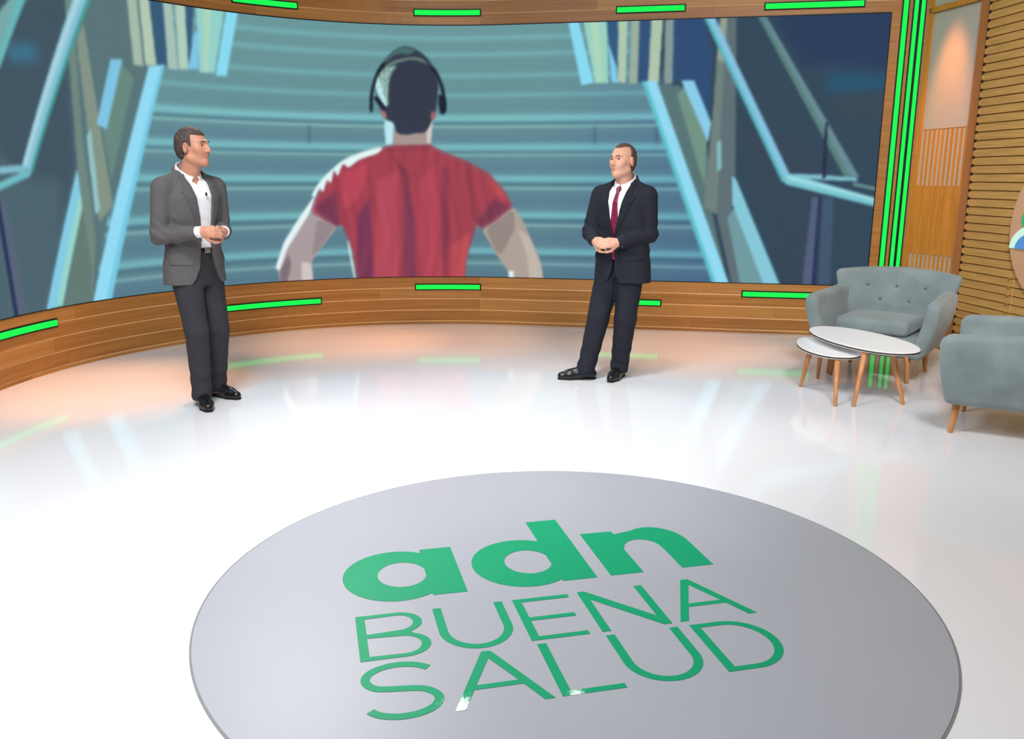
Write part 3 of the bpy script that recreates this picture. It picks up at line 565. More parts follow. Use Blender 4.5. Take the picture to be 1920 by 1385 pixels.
n_o = [(0.203, 0.060), (0.337, 0.060), (0.337, 0.285)] + arc(0.420, 0.262, 0.080, 0.094, 165, 20, 16) + [(0.500, 0.235), (0.500, 0.062), (0.632, 0.062), (0.632, 0.27)] + arc(0.497, 0.300, 0.135, 0.170, 8, 118, 18) + [(0.348, 0.428), (0.345, 0.460), (0.205, 0.462)]
letter([n_o])
def l_E(x, r, v0, v1):
    m = (v0 + v1) / 2 - 0.003
    return [[(x, v0), (r - 0.006, v0), (r - 0.006, v0 + B_), (x + W_, v0 + B_), (x + W_, m - B_ / 2), (r - 0.014, m - B_ / 2), (r - 0.014, m + B_ / 2), (x + W_, m + B_ / 2), (x + W_, v1 - B_), (r, v1 - B_), (r, v1), (x, v1)]]
def l_U(x, r, v0, v1):
    ro = (r - x) / 2; cx = (x + r) / 2; vy = v0 + 0.125
    return [[(x, v1)] + arc(cx, vy, ro, 0.130, 180, 360, 28) + [(r, v1), (r - W_, v1)] + arc(cx, vy, ro - W_, 0.104, 0, -180, 28) + [(x + W_, v1)]]
def l_N(x, r, v0, v1):
    return [[(x, v0), (x + W_, v0), (x + W_, v1 - 0.062), (r - 0.030, v0), (r, v0), (r, v1), (r - W_, v1), (r - W_, v0 + 0.062), (x + 0.028, v1), (x, v1)]]
def l_A(x, r, v0, v1):
    c = (x + r) / 2; k = (v1 - v0); t = 0.015
    def xl(v): return x + (c - t - x) * (v - v0) / k
    def xr(v): return r - (r - c - t) * (v - v0) / k
    w = W_ * 1.02; b0, b1 = v0 + 0.092, v0 + 0.115
    return [[(x, v0), (x + w, v0), (xl(b0) + w, b0), (xr(b0) - w, b0), (r - w, v0), (r, v0), (c + t, v1), (c - t, v1)],
            [(xl(b1) + w, b1), (c, v1 - 0.042), (xr(b1) - w, b1)]]
def l_D(x, r, v0, v1):
    h = (v1 - v0) / 2; cy = (v0 + v1) / 2; fx = x + (r - x) * 0.42
    return [[(x, v0)] + arc(fx, cy, r - fx, h, -90, 90, 30) + [(x, v1)], [(x + W_, v0 + B_)] + arc(fx, cy, r - fx - W_, h - B_, -90, 90, 30) + [(x + W_, v1 - B_)]]
def l_B(x, r, v0, v1):
    m = v0 + 0.148; r1 = r - 0.012; h1, h2 = (v1 - m) / 2, (m - v0) / 2; f1, f2 = r1 - 0.085, r - 0.09
    o = [(x, v0)] + arc(f2, v0 + h2, r - f2, h2, -90, 62, 22) + arc(f1, m + h1, r1 - f1, h1, -62, 90, 22) + [(x, v1)]
    return [o, [(x + W_, v0 + B_)] + arc(f2, v0 + h2 + 0.001, r - f2 - W_, h2 - B_ * 0.8, -90, 90, 20) + [(x + W_, m - B_ * 0.4)],
            [(x + W_, m + B_ * 0.6)] + arc(f1, m + h1 + 0.001, r1 - f1 - W_, h1 - B_ * 0.85, -90, 90, 20) + [(x + W_, v1 - B_)]]
def l_S(x, r, v0, v1):
    w = 0.028; cx = (x + r) / 2; rx = (r - x) / 2 - w / 2; ry = (v1 - v0) / 4 - w / 4 + 0.002
    p = arc(cx, v1 - ry - w / 2, rx, ry, 28, 90, 10) + arc(cx, v1 - ry - w / 2, rx * 0.97, ry, 92, 235, 26) + arc(cx, v0 + ry + w / 2, rx, ry, 68, -90, 28) + arc(cx, v0 + ry + w / 2, rx * 1.0, ry, -92, -158, 14)
    P = np.array(p)
    for _ in range(2): P[1:-1] = (P[:-2] + 2 * P[1:-1] + P[2:]) / 4
    return [stroke(P, w)]
letter(l_B(-0.777, -0.541, -0.334, -0.043)); letter(l_U(-0.507, -0.254, -0.334, -0.046)); letter(l_E(-0.216, -0.007, -0.334, -0.047))
letter(l_N(0.032, 0.285, -0.332, -0.042)); letter(l_A(0.316, 0.607, -0.330, -0.036))
letter(l_S(-0.787, -0.547, -0.659, -0.361)); letter(l_A(-0.528, -0.228, -0.657, -0.361))
letter([[(-0.205, -0.656), (-0.003, -0.656), (-0.003, -0.633), (-0.174, -0.633), (-0.174, -0.359), (-0.205, -0.359)]])
letter(l_U(0.034, 0.292, -0.652, -0.358)); letter(l_D(0.335, 0.585, -0.650, -0.358))
tag(emb, 'round grey floor emblem with green adn BUENA SALUD lettering', 'floor emblem')

# ------------------------------------------------------------------ soft shapes from distance fields
def smin(a, b, k):
    if k <= 0: return np.minimum(a, b)
    h = np.clip(0.5 + 0.5 * (b - a) / k, 0, 1); return b + (a - b) * h - k * h * (1 - h)
def smax(a, b, k): return -smin(-a, -b, k)

class Field:
    def __init__(s, lo, hi, h):
        s.h = h; n = [int(math.ceil((hi[i] - lo[i]) / h)) + 1 for i in range(3)]
        s.ax = [(lo[i] + h * np.arange(n[i])).astype(np.float32) for i in range(3)]; s.d = np.full(n, 0.3, np.float32)
    def window(s, lo, hi):
        sl = []
        for i in range(3):
            a = np.searchsorted(s.ax[i], lo[i]); b = np.searchsorted(s.ax[i], hi[i]); sl.append(slice(int(a), int(b)))
        g = (s.ax[0][sl[0]][:, None, None], s.ax[1][sl[1]][None, :, None], s.ax[2][sl[2]][None, None, :]); return tuple(sl), g
    def op(s, fn, lo=None, hi=None, k=0.0, mode='add'):
        if lo is None: lo, hi = [a[0] - 1 for a in s.ax], [a[-1] + 1 for a in s.ax]
        sl, g = s.window(lo, hi)
        if any(x.stop <= x.start for x in sl): return s
        v = np.broadcast_to(fn(*g), s.d[sl].shape); a = s.d[sl]
        s.d[sl] = smin(a, v, k) if mode == 'add' else smax(a, -v, k) if mode == 'sub' else smax(a, v, k)
        return s
    def cone(s, a, b, ra, rb, k=0.02, mode='add', flat=None):
        a, b = np.array(a, float), np.array(b, float); m = max(ra, rb) + k + 3 * s.h + 0.02
        ba = b - a; L2 = max(ba @ ba, 1e-9)
        def fn(X, Y, Z):
            t = np.clip(((X - a[0]) * ba[0] + (Y - a[1]) * ba[1] + (Z - a[2]) * ba[2]) / L2, 0, 1)
            return np.sqrt((X - a[0] - t * ba[0]) ** 2 + (Y - a[1] - t * ba[1]) ** 2 + (Z - a[2] - t * ba[2]) ** 2) - (ra + (rb - ra) * t)
        return s.op(fn, np.minimum(a, b) - m, np.maximum(a, b) + m, k, mode)
    def chain(s, pts, radii, k=0.02):
        for i in range(len(pts) - 1): s.cone(pts[i], pts[i + 1], radii[i], radii[i + 1], k)
        return s
    def ell(s, c, r, yaw=0.0, k=0.02, mode='add'):
        c, r = np.array(c, float), np.array(r, float); m = r.max() + k + 3 * s.h + 0.02; cy, sy = math.cos(yaw), math.sin(yaw)
        def fn(X, Y, Z):
            x, y, z = X - c[0], Y - c[1], Z - c[2]; u, v = x * cy + y * sy, -x * sy + y * cy
            k0 = np.sqrt((u / r[0]) ** 2 + (v / r[1]) ** 2 + (z / r[2]) ** 2); k1 = np.sqrt((u / r[0] ** 2) ** 2 + (v / r[1] ** 2) ** 2 + (z / r[2] ** 2) ** 2)
            return k0 * (k0 - 1) / np.maximum(k1, 1e-6)
        return s.op(fn, c - m, c + m, k, mode)
    def mesh(s, name, smooth_passes=1):
        d = s.d; ins = d < 0; n = np.array(d.shape)
        cnt = np.zeros(n - 1, np.int8)
        for dx in (0, 1):
            for dy in (0, 1):
                for dz in (0, 1): cnt += ins[dx:n[0] - 1 + dx, dy:n[1] - 1 + dy, dz:n[2] - 1 + dz]
        I = np.argwhere((cnt > 0) & (cnt < 8)); ids = np.full(n - 1, -1, np.int32); ids[I[:, 0], I[:, 1], I[:, 2]] = np.arange(len(I))
        cor = [(a, b, c) for a in (0, 1) for b in (0, 1) for c in (0, 1)]
        val = [d[I[:, 0] + a, I[:, 1] + b, I[:, 2] + c] for a, b, c in cor]
        acc = np.zeros((len(I), 3)); num = np.zeros(len(I))
        for i in range(8):
            for j in range(i + 1, 8):
                df = np.array(cor[j]) - np.array(cor[i])
                if np.abs(df).sum() != 1: continue
                va, vb = val[i], val[j]; m = (va < 0) != (vb < 0); t = np.where(m, va / np.where(va == vb, 1, va - vb), 0)
                acc += np.where(m[:, None], np.array(cor[i]) + t[:, None] * df, 0); num += m
        P = (I + acc / np.maximum(num, 1)[:, None]) * s.h + np.array([s.ax[0][0], s.ax[1][0], s.ax[2][0]])
        Fs = []
        for ax in range(3):
            a = [slice(None)] * 3; b = [slice(None)] * 3; a[ax] = slice(0, -1); b[ax] = slice(1, None)
            e = ins[tuple(a)] != ins[tuple(b)]; E = np.argwhere(e); o1, o2 = [(1, 2), (2, 0), (0, 1)][ax]
            E = E[(E[:, o1] > 0) & (E[:, o2] > 0) & (E[:, o1] < n[o1] - 1) & (E[:, o2] < n[o2] - 1)]
            if not len(E): continue
            fl_ = ins[E[:, 0], E[:, 1], E[:, 2]]
            def cell(da, db):
                c = E.copy(); c[:, o1] -= da; c[:, o2] -= db; return ids[c[:, 0], c[:, 1], c[:, 2]]
            q = np.stack([cell(1, 1), cell(0, 1), cell(0, 0), cell(1, 0)], 1); q[~fl_] = q[~fl_][:, ::-1]; Fs.append(q)
        F = np.concatenate(Fs); F = F[(F >= 0).all(1)]
        for _ in range(smooth_passes):      # light Laplacian smoothing
            S_ = np.zeros_like(P); C_ = np.zeros(len(P))
            for i in range(4):
                a, b = F[:, i], F[:, (i + 1) % 4]
                for c in range(3): S_[:, c] += np.bincount(a, P[b, c], len(P)) + np.bincount(b, P[a, c], len(P))
                C_ += np.bincount(a, minlength=len(P)) + np.bincount(b, minlength=len(P))
            P = P * 0.5 + 0.5 * S_ / np.maximum(C_, 1)[:, None]
        return mesh_np(name, P, F)

# ------------------------------------------------------------------ armchairs
def chair_meshes():
    out = {}
    lo, hi = (-0.62, -0.5, 0.1), (0.62, 0.62, 0.92)
    def rbox(c, h, r):
        def fn(X, Y, Z):
            q = [np.abs(A - c[i]) - h[i] + r for i, A in enumerate((X, Y, Z))]
            return np.sqrt(sum(np.maximum(a, 0) ** 2 for a in q)) + np.minimum(np.maximum(np.maximum(q[0], q[1]), q[2]), 0) - r
        return fn
    f = Field(lo, hi, 0.011); f.op(rbox((0, 0.015, 0.265), (0.33, 0.285, 0.085), 0.05)); out['seat_base'] = f.mesh('seat_base')
    def cush(X, Y, Z):
        Zt = Z - 0.012 * np.cos(X * 5) * np.cos(Y * 5); return rbox((0, -0.03, 0.402), (0.272, 0.245, 0.060), 0.040)(X, Y, Zt)
    f = Field(lo, hi, 0.011); f.op(cush); out['seat_cushion'] = f.mesh('seat_cushion')
    def back(X, Y, Z):
        t = np.clip((Z - 0.2) / 0.6, 0, 1.2)
        w = 0.30 + 0.195 * t ** 0.8; yb = 0.255 + 0.16 * t - 0.42 * X ** 2
        top = 0.805 - 0.16 * X ** 2
        e = np.abs(Y - yb) - 0.052
        g = smax(np.abs(X) - w, Z - top, 0.045); g = smax(g, 0.20 - Z, 0.05); return smax(e, g, 0.045)
    f = Field(lo, hi, 0.011); f.op(back)
    for bx, bz in BUTTONS: f.op(lambda X, Y, Z, bx=bx, bz=bz: np.sqrt((X - bx) ** 2 + (Y - (0.255 + 0.16 * (bz - 0.2) / 0.6 - 0.42 * bx * bx - 0.060)) ** 2 + (Z - bz) ** 2) - 0.014, k=0.03, mode='sub')
    out['backrest'] = f.mesh('backrest')
    def arm(X, Y, Z):
        t = np.clip((Z - 0.18) / 0.42, -0.2, 1.3)
        xa = 0.305 + 0.115 * np.sin(np.clip(t, 0, 1) * PI / 2) - 0.05 * np.clip((Y - 0.05) / 0.4, -1, 1)* 0.5
        top = 0.628 + 0.030 * np.clip((Y + 0.25) / 0.6, -0.2, 1.2); front = -0.355 + 0.05 * (1 - np.clip(t, 0, 1)) ** 2
        e = np.abs(X - xa) - 0.057
        g = smax(Z - top, front - Y, 0.075); g = smax(g, 0.188 - Z, 0.03); g = smax(g, Y - 0.36, 0.05); return smax(e, g, 0.05)
    f = Field((0.15, -0.5, 0.1), hi, 0.011); f.op(arm); out['armrest'] = f.mesh('armrest')
    return out
BUTTONS = [(-0.22, 0.66), (0.0, 0.66), (0.22, 0.66), (-0.11, 0.55), (0.11, 0.55)]
CM = chair_meshes()
def mirror_mesh(me, name):
    m2 = me.copy(); m2.name = name
    bm = bmesh.new(); bm.from_mesh(m2)
    for v in bm.verts: v.co.x *= -1
    bmesh.ops.reverse_faces(bm, faces=bm.faces); bm.to_mesh(m2); bm.free(); return m2
CM['armrest_m'] = mirror_mesh(CM['armrest'], 'armrest_mirror')
LEGM = tube_mesh('leg', (0, 0, 0), (0, 0, 0.205), 0.014, 0.025)
BTN = None
def armchair(loc, rz, label):
    global BTN
    r = empty('armchair', loc, rz)
    for nm, key in (('seat_base', 'seat_base'), ('seat_cushion', 'seat_cushion'), ('armrest', 'armrest'), ('armrest', 'armrest_m')):
        link(nm, CM[key], M['fabric'], r, True)
    b = link('backrest', CM['backrest'], M['fabric'], r, True)
    if BTN is None:
        bm = bmesh.new(); bmesh.ops.create_uvsphere(bm, u_segments=12, v_segments=8, radius=0.010); BTN = bm_mesh('button', bm)
    for bx, bz in BUTTONS:
        yb = 0.255 + 0.16 * (bz - 0.2) / 0.6 - 0.42 * bx * bx - 0.050
        link('button', BTN, M['fabric_d'], b, True, loc=(bx, yb, bz))
    for sx in (-1, 1):
        for y, sy in ((-0.265, -1), (0.265, 1)):
            o = link('leg', LEGM, M['leg'], r, True, loc=(sx * 0.295, y, 0)); o.rotation_euler = (sy * 0.10, -sx * 0.10, 0)
            o.rotation_euler = (sy * 0.09, -sx * 0.09, 0)
    tag(r, label, 'armchair', 'grey armchairs on the right'); return r
armchair((2.90, 6.65, 0), math.radians(-39), 'grey upholstered armchair with buttoned back behind the white tables')
armchair((3.045, 5.093, 0), math.radians(-124), 'grey upholstered armchair seen from its side, cut by the right edge')

# ------------------------------------------------------------------ tables
def table(loc, rz, a, b, egg, z, legs, label, third=None):
    r = empty('coffee_table', loc, rz); n = 72
    def outline(sc):
        P = []
        for i in range(n):
            t = 2 * PI * i / n; y = b * math.sin(t); x = a * math.copysign(abs(math.cos(t)) ** 0.9, math.cos(t)) * (1 - egg * math.sin(t)); P.append((x * sc, y * sc))
        return P
    V, F = [], []; prof = [(0.985, z - 0.022), (1.0, z - 0.016), (1.0, z - 0.004), (0.990, z)]
    for sc, zz in prof: V += [(x, y, zz) for x, y in outline(sc)]
    for k in range(3): F += [(k * n + i, k * n + (i + 1) % n, (k + 1) * n + (i + 1) % n, (k + 1) * n + i) for i in range(n)]
    F += [tuple(range(3 * n, 4 * n)), tuple(range(n - 1, -1, -1))]
    me = raw('table_top', V, F); me.materials.append(M['laminate'])
    top = link('table_top', me, None, r)
    V, F = [], []
    for sc, zz in ((1.0, z - 0.0165), (1.006, z - 0.0165), (1.006, z - 0.0050), (1.0, z - 0.0050)): V += [(x, y, zz) for x, y in outline(sc)]
    for k in range(4): F += [(k * n + i, k * n + (i + 1) % n, ((k + 1) % 4) * n + (i + 1) % n, ((k + 1) % 4) * n + i) for i in range(n)]
    link('edge_band', raw('edge_band', V, F), M['edge'], top)
    c, s = math.cos(-rz), math.sin(-rz)
    for (fx, fy), (tx, ty) in legs:
        f = [((x - loc[0]) * c - (y - loc[1]) * s, (x - loc[0]) * s + (y - loc[1]) * c) for x, y in ((fx, fy), (tx, ty))]
        link('leg', tube_mesh('leg', (*f[0], 0.0), (*f[1], z - 0.021), 0.0125, 0.021), M['leg'], r, True)
    tag(r, label, 'table', 'white nesting coffee tables'); return r
table((2.50, 6.05, 0), math.radians(11), 0.262, 0.535, 0.06, 0.385, [((2.307, 5.600), (2.39, 5.69)), ((2.668, 5.658), (2.60, 5.76)), ((2.50, 6.56), (2.48, 6.42))], 'larger white coffee table with oval top and beech legs')
table((2.29, 6.10, 0), math.radians(-4), 0.205, 0.385, 0.05, 0.318, [((2.13, 6.158), (2.175, 6.12)), ((2.185, 5.605), (2.235, 5.76)), ((2.357, 6.438), (2.33, 6.34))], 'smaller lower white coffee table tucked under the larger one')

# ------------------------------------------------------------------ round sign on the slatted wall (only its edge is in view)
def wall_sign():
    c = O2 + D2 * 1.20 + Vector((0, 0, 1.14)); r = empty('wall_sign', c); n = 72
    def plate(name, prof, d0, d1, m, parent):
        V = []; k = len(prof)
        for d in (d0, d1): V += [D2 * u + N2 * d + Vector((0, 0, w)) for u, w in prof]
        F = [(i, (i + 1) % k, k + (i + 1) % k, k + i) for i in range(k)] + [tuple(range(k, 2 * k)), tuple(range(k - 1, -1, -1))]
        me = raw(name, V, F); bm = bmesh.new(); bm.from_mesh(me); bmesh.ops.recalc_face_normals(bm, faces=bm.faces); bm.to_mesh(me); bm.free()
        return link(name, me, m, parent)
    out = [(0.57 * math.cos(2 * PI * i / n), 0.57 * math.sin(2 * PI * i / n)) for i in range(n)]
    skin = mat('sign_plate', (206, 160, 124), 0.55, 0.3, 0.03, (4, 4, 4))
    plate('sign_plate', out, 0.001, 0.03, skin, r)
    plate('green_disc', [(-0.245 + 0.20 * math.cos(2 * PI * i / 40), 0.06 + 0.11 * math.sin(2 * PI * i / 40)) for i in range(40)], 0.0305, 0.036, emit('sign_green', (60, 190, 120), 0.8), r)
    plate('white_arch', [(-0.22 + 0.32 * math.cos(PI * i / 30), -0.165 + 0.20 * math.sin(PI * i / 30)) for i in range(31)], 0.037, 0.042, emit('sign_white', (215, 255, 235), 0.9), r)
    plate('blue_arch', [(-0.22 + 0.25 * math.cos(PI * i / 30), -0.165 + 0.14 * math.sin(PI * i / 30)) for i in range(31)], 0.043, 0.046, emit('sign_blue', (90, 150, 220), 0.9), r)
    tag(r, 'rounded wall sign with green disc and white arch, cut by the right edge', 'sign')
wall_sign()

# ------------------------------------------------------------------ people
def person(base, H, yaw, J, look, cfg, label):
    "J: joints in metres relative to the base point, world axes; yaw: torso turn; look: head turn (0 faces -Y)"
    root = empty('person', (base[0], base[1], 0)); k = H / 1.81
    A = lambda p: np.array(p, float)
    cy, sy = math.cos(yaw), math.sin(yaw); hc, hs = math.cos(look), math.sin(look)
    tc = A(J['torso'])
    def T(x, y, z): return A((tc[0] + x * cy - y * sy, tc[1] + x * sy + y * cy, z * k))     # torso frame -> person
    def loft(sec, p=2.25, grow=0.0):
        sec = np.array(sec, float); zz = sec[:, 0] * k
        def fn(X, Y, Z):
            lean = np.interp(Z, [0.8 * k, 1.5 * k], [0, 1]) if True else 0
            x0, y0 = X - tc[0] - J['lean'][0] * (lean - 0.5), Y - tc[1] - J['lean'][1] * (lean - 0.5)
            u, v = x0 * cy + y0 * sy, -x0 * sy + y0 * cy
            a = np.interp(Z, zz, sec[:, 1]) + grow; b = np.interp(Z, zz, sec[:, 2]) + grow; o = np.interp(Z, zz, sec[:, 3])
            v = v - o
            rho = ((np.abs(u) / a) ** p + (np.abs(v) / b) ** p) ** (1 / p)
            d = (rho - 1) * np.minimum(a, b)
            return np.maximum(d, np.maximum(zz[0] - Z, Z - zz[-1]))
        return fn
    def tuv(X, Y, Z):
        lean = np.interp(Z, [0.8 * k, 1.5 * k], [0, 1]); x0, y0 = X - tc[0] - J['lean'][0] * (lean - 0.5), Y - tc[1] - J['lean'][1] * (lean - 0.5)
        return x0 * cy + y0 * sy, -x0 * sy + y0 * cy
    hd = A(J['head'])
    def Hh(x, y, z): return A((hd[0] + (x * hc - y * hs), hd[1] + (x * hs + y * hc), hd[2] + z))
    lo = (-0.42, -0.42, -0.02); hi = (0.42, 0.42, H + 0.04)
    sho = [A(J['sR']), A(J['sL'])]; elb = [A(J['eR']), A(J['eL'])]; wri = [A(J['wR']), A(J['wL'])]
    hip = [A(J['hR']), A(J['hL'])]; kne = [A(J['kR']), A(J['kL'])]; ank = [A(J['aR']), A(J['aL'])]
    # ---------------- body: head, neck, trunk, limbs and hands in one skin
    f = Field(lo, hi, 0.0052)
    body_sec = [(0.84, .14, .10, .01), (0.95, .15, .11, .01), (1.08, .14, .10, 0), (1.25, .16, .11, 0), (1.38, .17, .115, .005), (1.44, .14, .080, .012), (1.485, .072, .056, .014), (1.53, .05, .05, .014)]
    f.op(loft(body_sec), k=0.02)
    for i in (0, 1):
        f.chain([sho[i], elb[i], wri[i]], [0.050, 0.038, 0.026], 0.02)
        f.chain([hip[i], kne[i], ank[i], ank[i] + A((0, 0, -0.04))], [0.075, 0.048, 0.035, 0.03], 0.02)
    f.cone(Hh(0, 0.016, -0.085), T(0, 0.012, 1.47), 0.060, 0.063, 0.02)
    w = cfg.get('face_w', 1.0)
    f.ell(Hh(0, 0.018, 0.034), (0.077 * w, 0.098, 0.086), look, 0.0)
    f.ell(Hh(0, -0.022, -0.022), (0.066 * w, 0.076, 0.090), look, 0.03)
    for s_ in (-1, 1):
        f.cone(Hh(0.012 * s_, -0.071, -0.100), Hh(s_ * 0.052 * w, -0.005, -0.066), 0.021, 0.022, 0.025)
        f.cone(Hh(s_ * 0.046, -0.058, -0.012), Hh(s_ * 0.035, -0.068, -0.03), 0.020, 0.018, 0.02)
        f.cone(Hh(s_ * 0.012, -0.089, 0.031), Hh(s_ * 0.040, -0.074, 0.031), 0.0115, 0.0105, 0.014)
    f.cone(Hh(0, -0.081, -0.098), Hh(0, -0.080, -0.085), 0.017, 0.015, 0.015)
    f.cone(Hh(0, -0.092, 0.022), Hh(0, -0.113, -0.022), 0.0085, 0.0125, 0.010)
    for s_ in (-1, 1):
        f.cone(Hh(s_ * 0.009, -0.103, -0.027), Hh(s_ * 0.013, -0.097, -0.027), 0.008, 0.008, 0.006)
        f.ell(Hh(s_ * 0.032, -0.098, 0.0105), (0.020, 0.019, 0.0125), look, 0.010, 'sub')
        f.ell(Hh(s_ * 0.080 * w, 0.010, -0.008), (0.011, 0.024, 0.035), look + s_ * 0.45, 0.006); f.ell(Hh(s_ * 0.090 * w, 0.004, -0.004), (0.006, 0.011, 0.018), look + s_ * 0.45, 0.005, 'sub')
    f.cone(Hh(-0.020, -0.084, -0.055), Hh(0, -0.091, -0.054), 0.006, 0.008, 0.010); f.cone(Hh(0, -0.091, -0.054), Hh(0.020, -0.084, -0.055), 0.008, 0.006, 0.010)
    f.cone(Hh(-0.024, -0.095, -0.0585), Hh(0.024, -0.095, -0.0585), 0.0030, 0.0030, 0.004, 'sub')
    for hn in cfg['hands']: hand(f, *hn)
    body = link('body', f.mesh('body'), cfg['skin'], root, True)
    # ---------------- face details
    for s_ in (-1, 1):
        e = Field(Hh(s_ * 0.031, -0.079, 0.011) - 0.03, Hh(s_ * 0.031, -0.079, 0.011) + 0.03, 0.0025); e.ell(Hh(s_ * 0.031, -0.0725, 0.0105), (0.0135, 0.0115, 0.0072), look, 0)
        eo = link('eye', e.mesh('eye', 0), PM['eye'], root, True)
        e = Field(Hh(s_ * 0.031, -0.085, 0.011) - 0.02, Hh(s_ * 0.031, -0.085, 0.011) + 0.02, 0.002); e.ell(Hh(s_ * 0.031, -0.0808, 0.0107), (0.0072, 0.0054, 0.0066), look, 0)
        link('iris', e.mesh('iris', 0), PM['iris'], eo, True)
        e = Field(Hh(s_ * 0.032, -0.09, 0.03) - 0.045, Hh(s_ * 0.032, -0.09, 0.03) + 0.045, 0.003)
        e.cone(Hh(s_ * 0.014, -0.0985, 0.031), Hh(s_ * 0.032, -0.0935, 0.035), 0.0038, 0.0040, 0.004); e.cone(Hh(s_ * 0.032, -0.0935, 0.035), Hh(s_ * 0.050, -0.0785, 0.030), 0.0038, 0.0025, 0.004)
        link('eyebrow', e.mesh('eyebrow', 1), cfg['hair_mat'], root, True)
    e = Field(Hh(0, -0.09, -0.055) - 0.05, Hh(0, -0.09, -0.055) + 0.05, 0.003)
    e.cone(Hh(-0.021, -0.0865, -0.0545), Hh(0, -0.0960, -0.0525), 0.0034, 0.0052, 0.004); e.cone(Hh(0, -0.0960, -0.0525), Hh(0.021, -0.0865, -0.0545), 0.0052, 0.0034, 0.004)
    e.cone(Hh(-0.018, -0.0865, -0.0620), Hh(0, -0.0945, -0.0635), 0.0034, 0.0056, 0.003); e.cone(Hh(0, -0.0945, -0.0635), Hh(0.018, -0.0865, -0.0620), 0.0056, 0.0034, 0.003)
    link('lips', e.mesh('lips', 1), cfg['lip'], root, True)
    # ---------------- hair
    e = Field(hd - 0.16, hd + 0.17, 0.0045); tl = cfg['hair_t']
    e.ell(Hh(0, 0.020, 0.034), (0.077 * w + tl, 0.098 + tl, 0.086 + tl), look, 0)
    e.ell(Hh(0, 0.045, -0.02), (0.066 * w + tl, 0.068 + tl, 0.075), look, 0.03)
    def keep(X, Y, Z):
        x, y, z = X - hd[0], Y - hd[1], Z - hd[2]; u, v = x * hc + y * hs, -x * hs + y * hc
        top, rec, side = cfg['hairline']
        g1 = top - z + rec * np.clip(np.abs(u) - 0.02, 0, 1) * (v < 0.02) - 0.35 * np.clip(v + 0.02, 0, 0.2)
        g2 = np.maximum(side - v + 0.18 * (z - 0.02), -0.012 - z + 0.4 * np.clip(0.0 - v, 0, 1)); g3 = np.maximum(0.034 - v, -0.078 - z)
        return np.minimum(np.minimum(g1, g2), g3)
    e.op(keep, k=0.008, mode='cut')
    for s_ in (-1, 1): e.ell(Hh(s_ * 0.083 * w, 0.008, -0.010), (0.022, 0.026, 0.038), look, 0.006, 'sub')
    e.d += (0.0018 * np.sin(e.ax[0][:, None, None] * 310 + e.ax[2][None, None, :] * 90) * np.sin(e.ax[1][None, :, None] * 330)).astype(np.float32)
    link('hair', e.mesh('hair'), cfg['hair_mat'], root, True)
    # ---------------- trousers
    f = Field((lo[0], lo[1], 0.0), (hi[0], hi[1], 1.12 * k), 0.0075)
    f.op(loft([(0.80, .150, .120, .012), (0.90, .170, .132, .014), (0.98, .165, .128, .010), (1.06, .152, .118, .004)]), k=0.0)
    r = cfg['trouser_r']
    for i in (0, 1):
        f.chain([hip[i], kne[i], ank[i] + A((0, 0, -0.012))], r, 0.012)
        mid = (kne[i] + ank[i]) / 2
        f.cone(ank[i] + A((0.0, -0.012, -0.005)), ank[i] + A((0.0, -0.006, 0.03)), r[2] * 1.04, r[2] * 1.0, 0.01)
    X, Y, Z = f.ax[0][:, None, None], f.ax[1][None, :, None], f.ax[2][None, None, :]
    f.d += (0.003 * np.sin(Z * 55 + X * 30 - Y * 25) * np.exp(-((Z - 0.17) / 0.13) ** 2) + 0.0025 * np.sin(Z * 38 - X * 40) * np.exp(-((Z - 0.50) / 0.10) ** 2) + 0.0022 * np.sin(X * 60 + Y * 40 + Z * 22) * np.exp(-((Z - 0.80) / 0.12) ** 2)).astype(np.float32)
    f.op(lambda X, Y, Z: 0.040 - Z + 0 * X, k=0.004, mode='cut')
    link('trousers', f.mesh('trousers', 2), cfg['trouser_mat'], root, True)
    # ---------------- shoes
    for i, key in enumerate(('fR', 'fL')):
        a = ank[i]; ang = J[key]; dx, dy = math.sin(ang), -math.cos(ang)
        P = lambda t, z, s_=0.0: A((a[0] + dx * t + (-dy) * s_, a[1] + dy * t + dx * s_, z))
        e = Field((a[0] - 0.32, a[1] - 0.32, -0.01), (a[0] + 0.32, a[1] + 0.32, 0.16), 0.006)
        e.cone(P(-0.045, 0.040), P(0.05, 0.042), 0.039, 0.040, 0.0); e.cone(P(0.05, 0.040), P(0.125, 0.030), 0.043, 0.046, 0.02)
        e.cone(P(0.125, 0.028), P(0.185, 0.026), 0.045, 0.032, 0.02); e.cone(P(-0.01, 0.07), P(0.0, 0.10), 0.040, 0.038, 0.02)
        e.cone(P(0.02, 0.085), P(0.11, 0.052), 0.030, 0.024, 0.02)
        e.op(lambda X, Y, Z: 0.010 - Z + 0 * X, k=0.003, mode='cut')
        so = link('shoe', e.mesh('shoe'), PM['shoe'], root, True)
        e = Field((a[0] - 0.32, a[1] - 0.32, -0.01), (a[0] + 0.32, a[1] + 0.32, 0.05), 0.005)
        e.cone(P(-0.045, 0.007), P(0.05, 0.007), 0.036, 0.036, 0.0); e.cone(P(0.05, 0.007), P(0.125, 0.007), 0.036, 0.044, 0.01); e.cone(P(0.125, 0.007), P(0.188, 0.007), 0.044, 0.030, 0.01)
        e.op(lambda X, Y, Z: np.maximum(0.0015 - Z, Z - 0.014) + 0 * X, k=0.0, mode='cut')
        link('sole', e.mesh('sole', 0), PM['sole'], so, False)
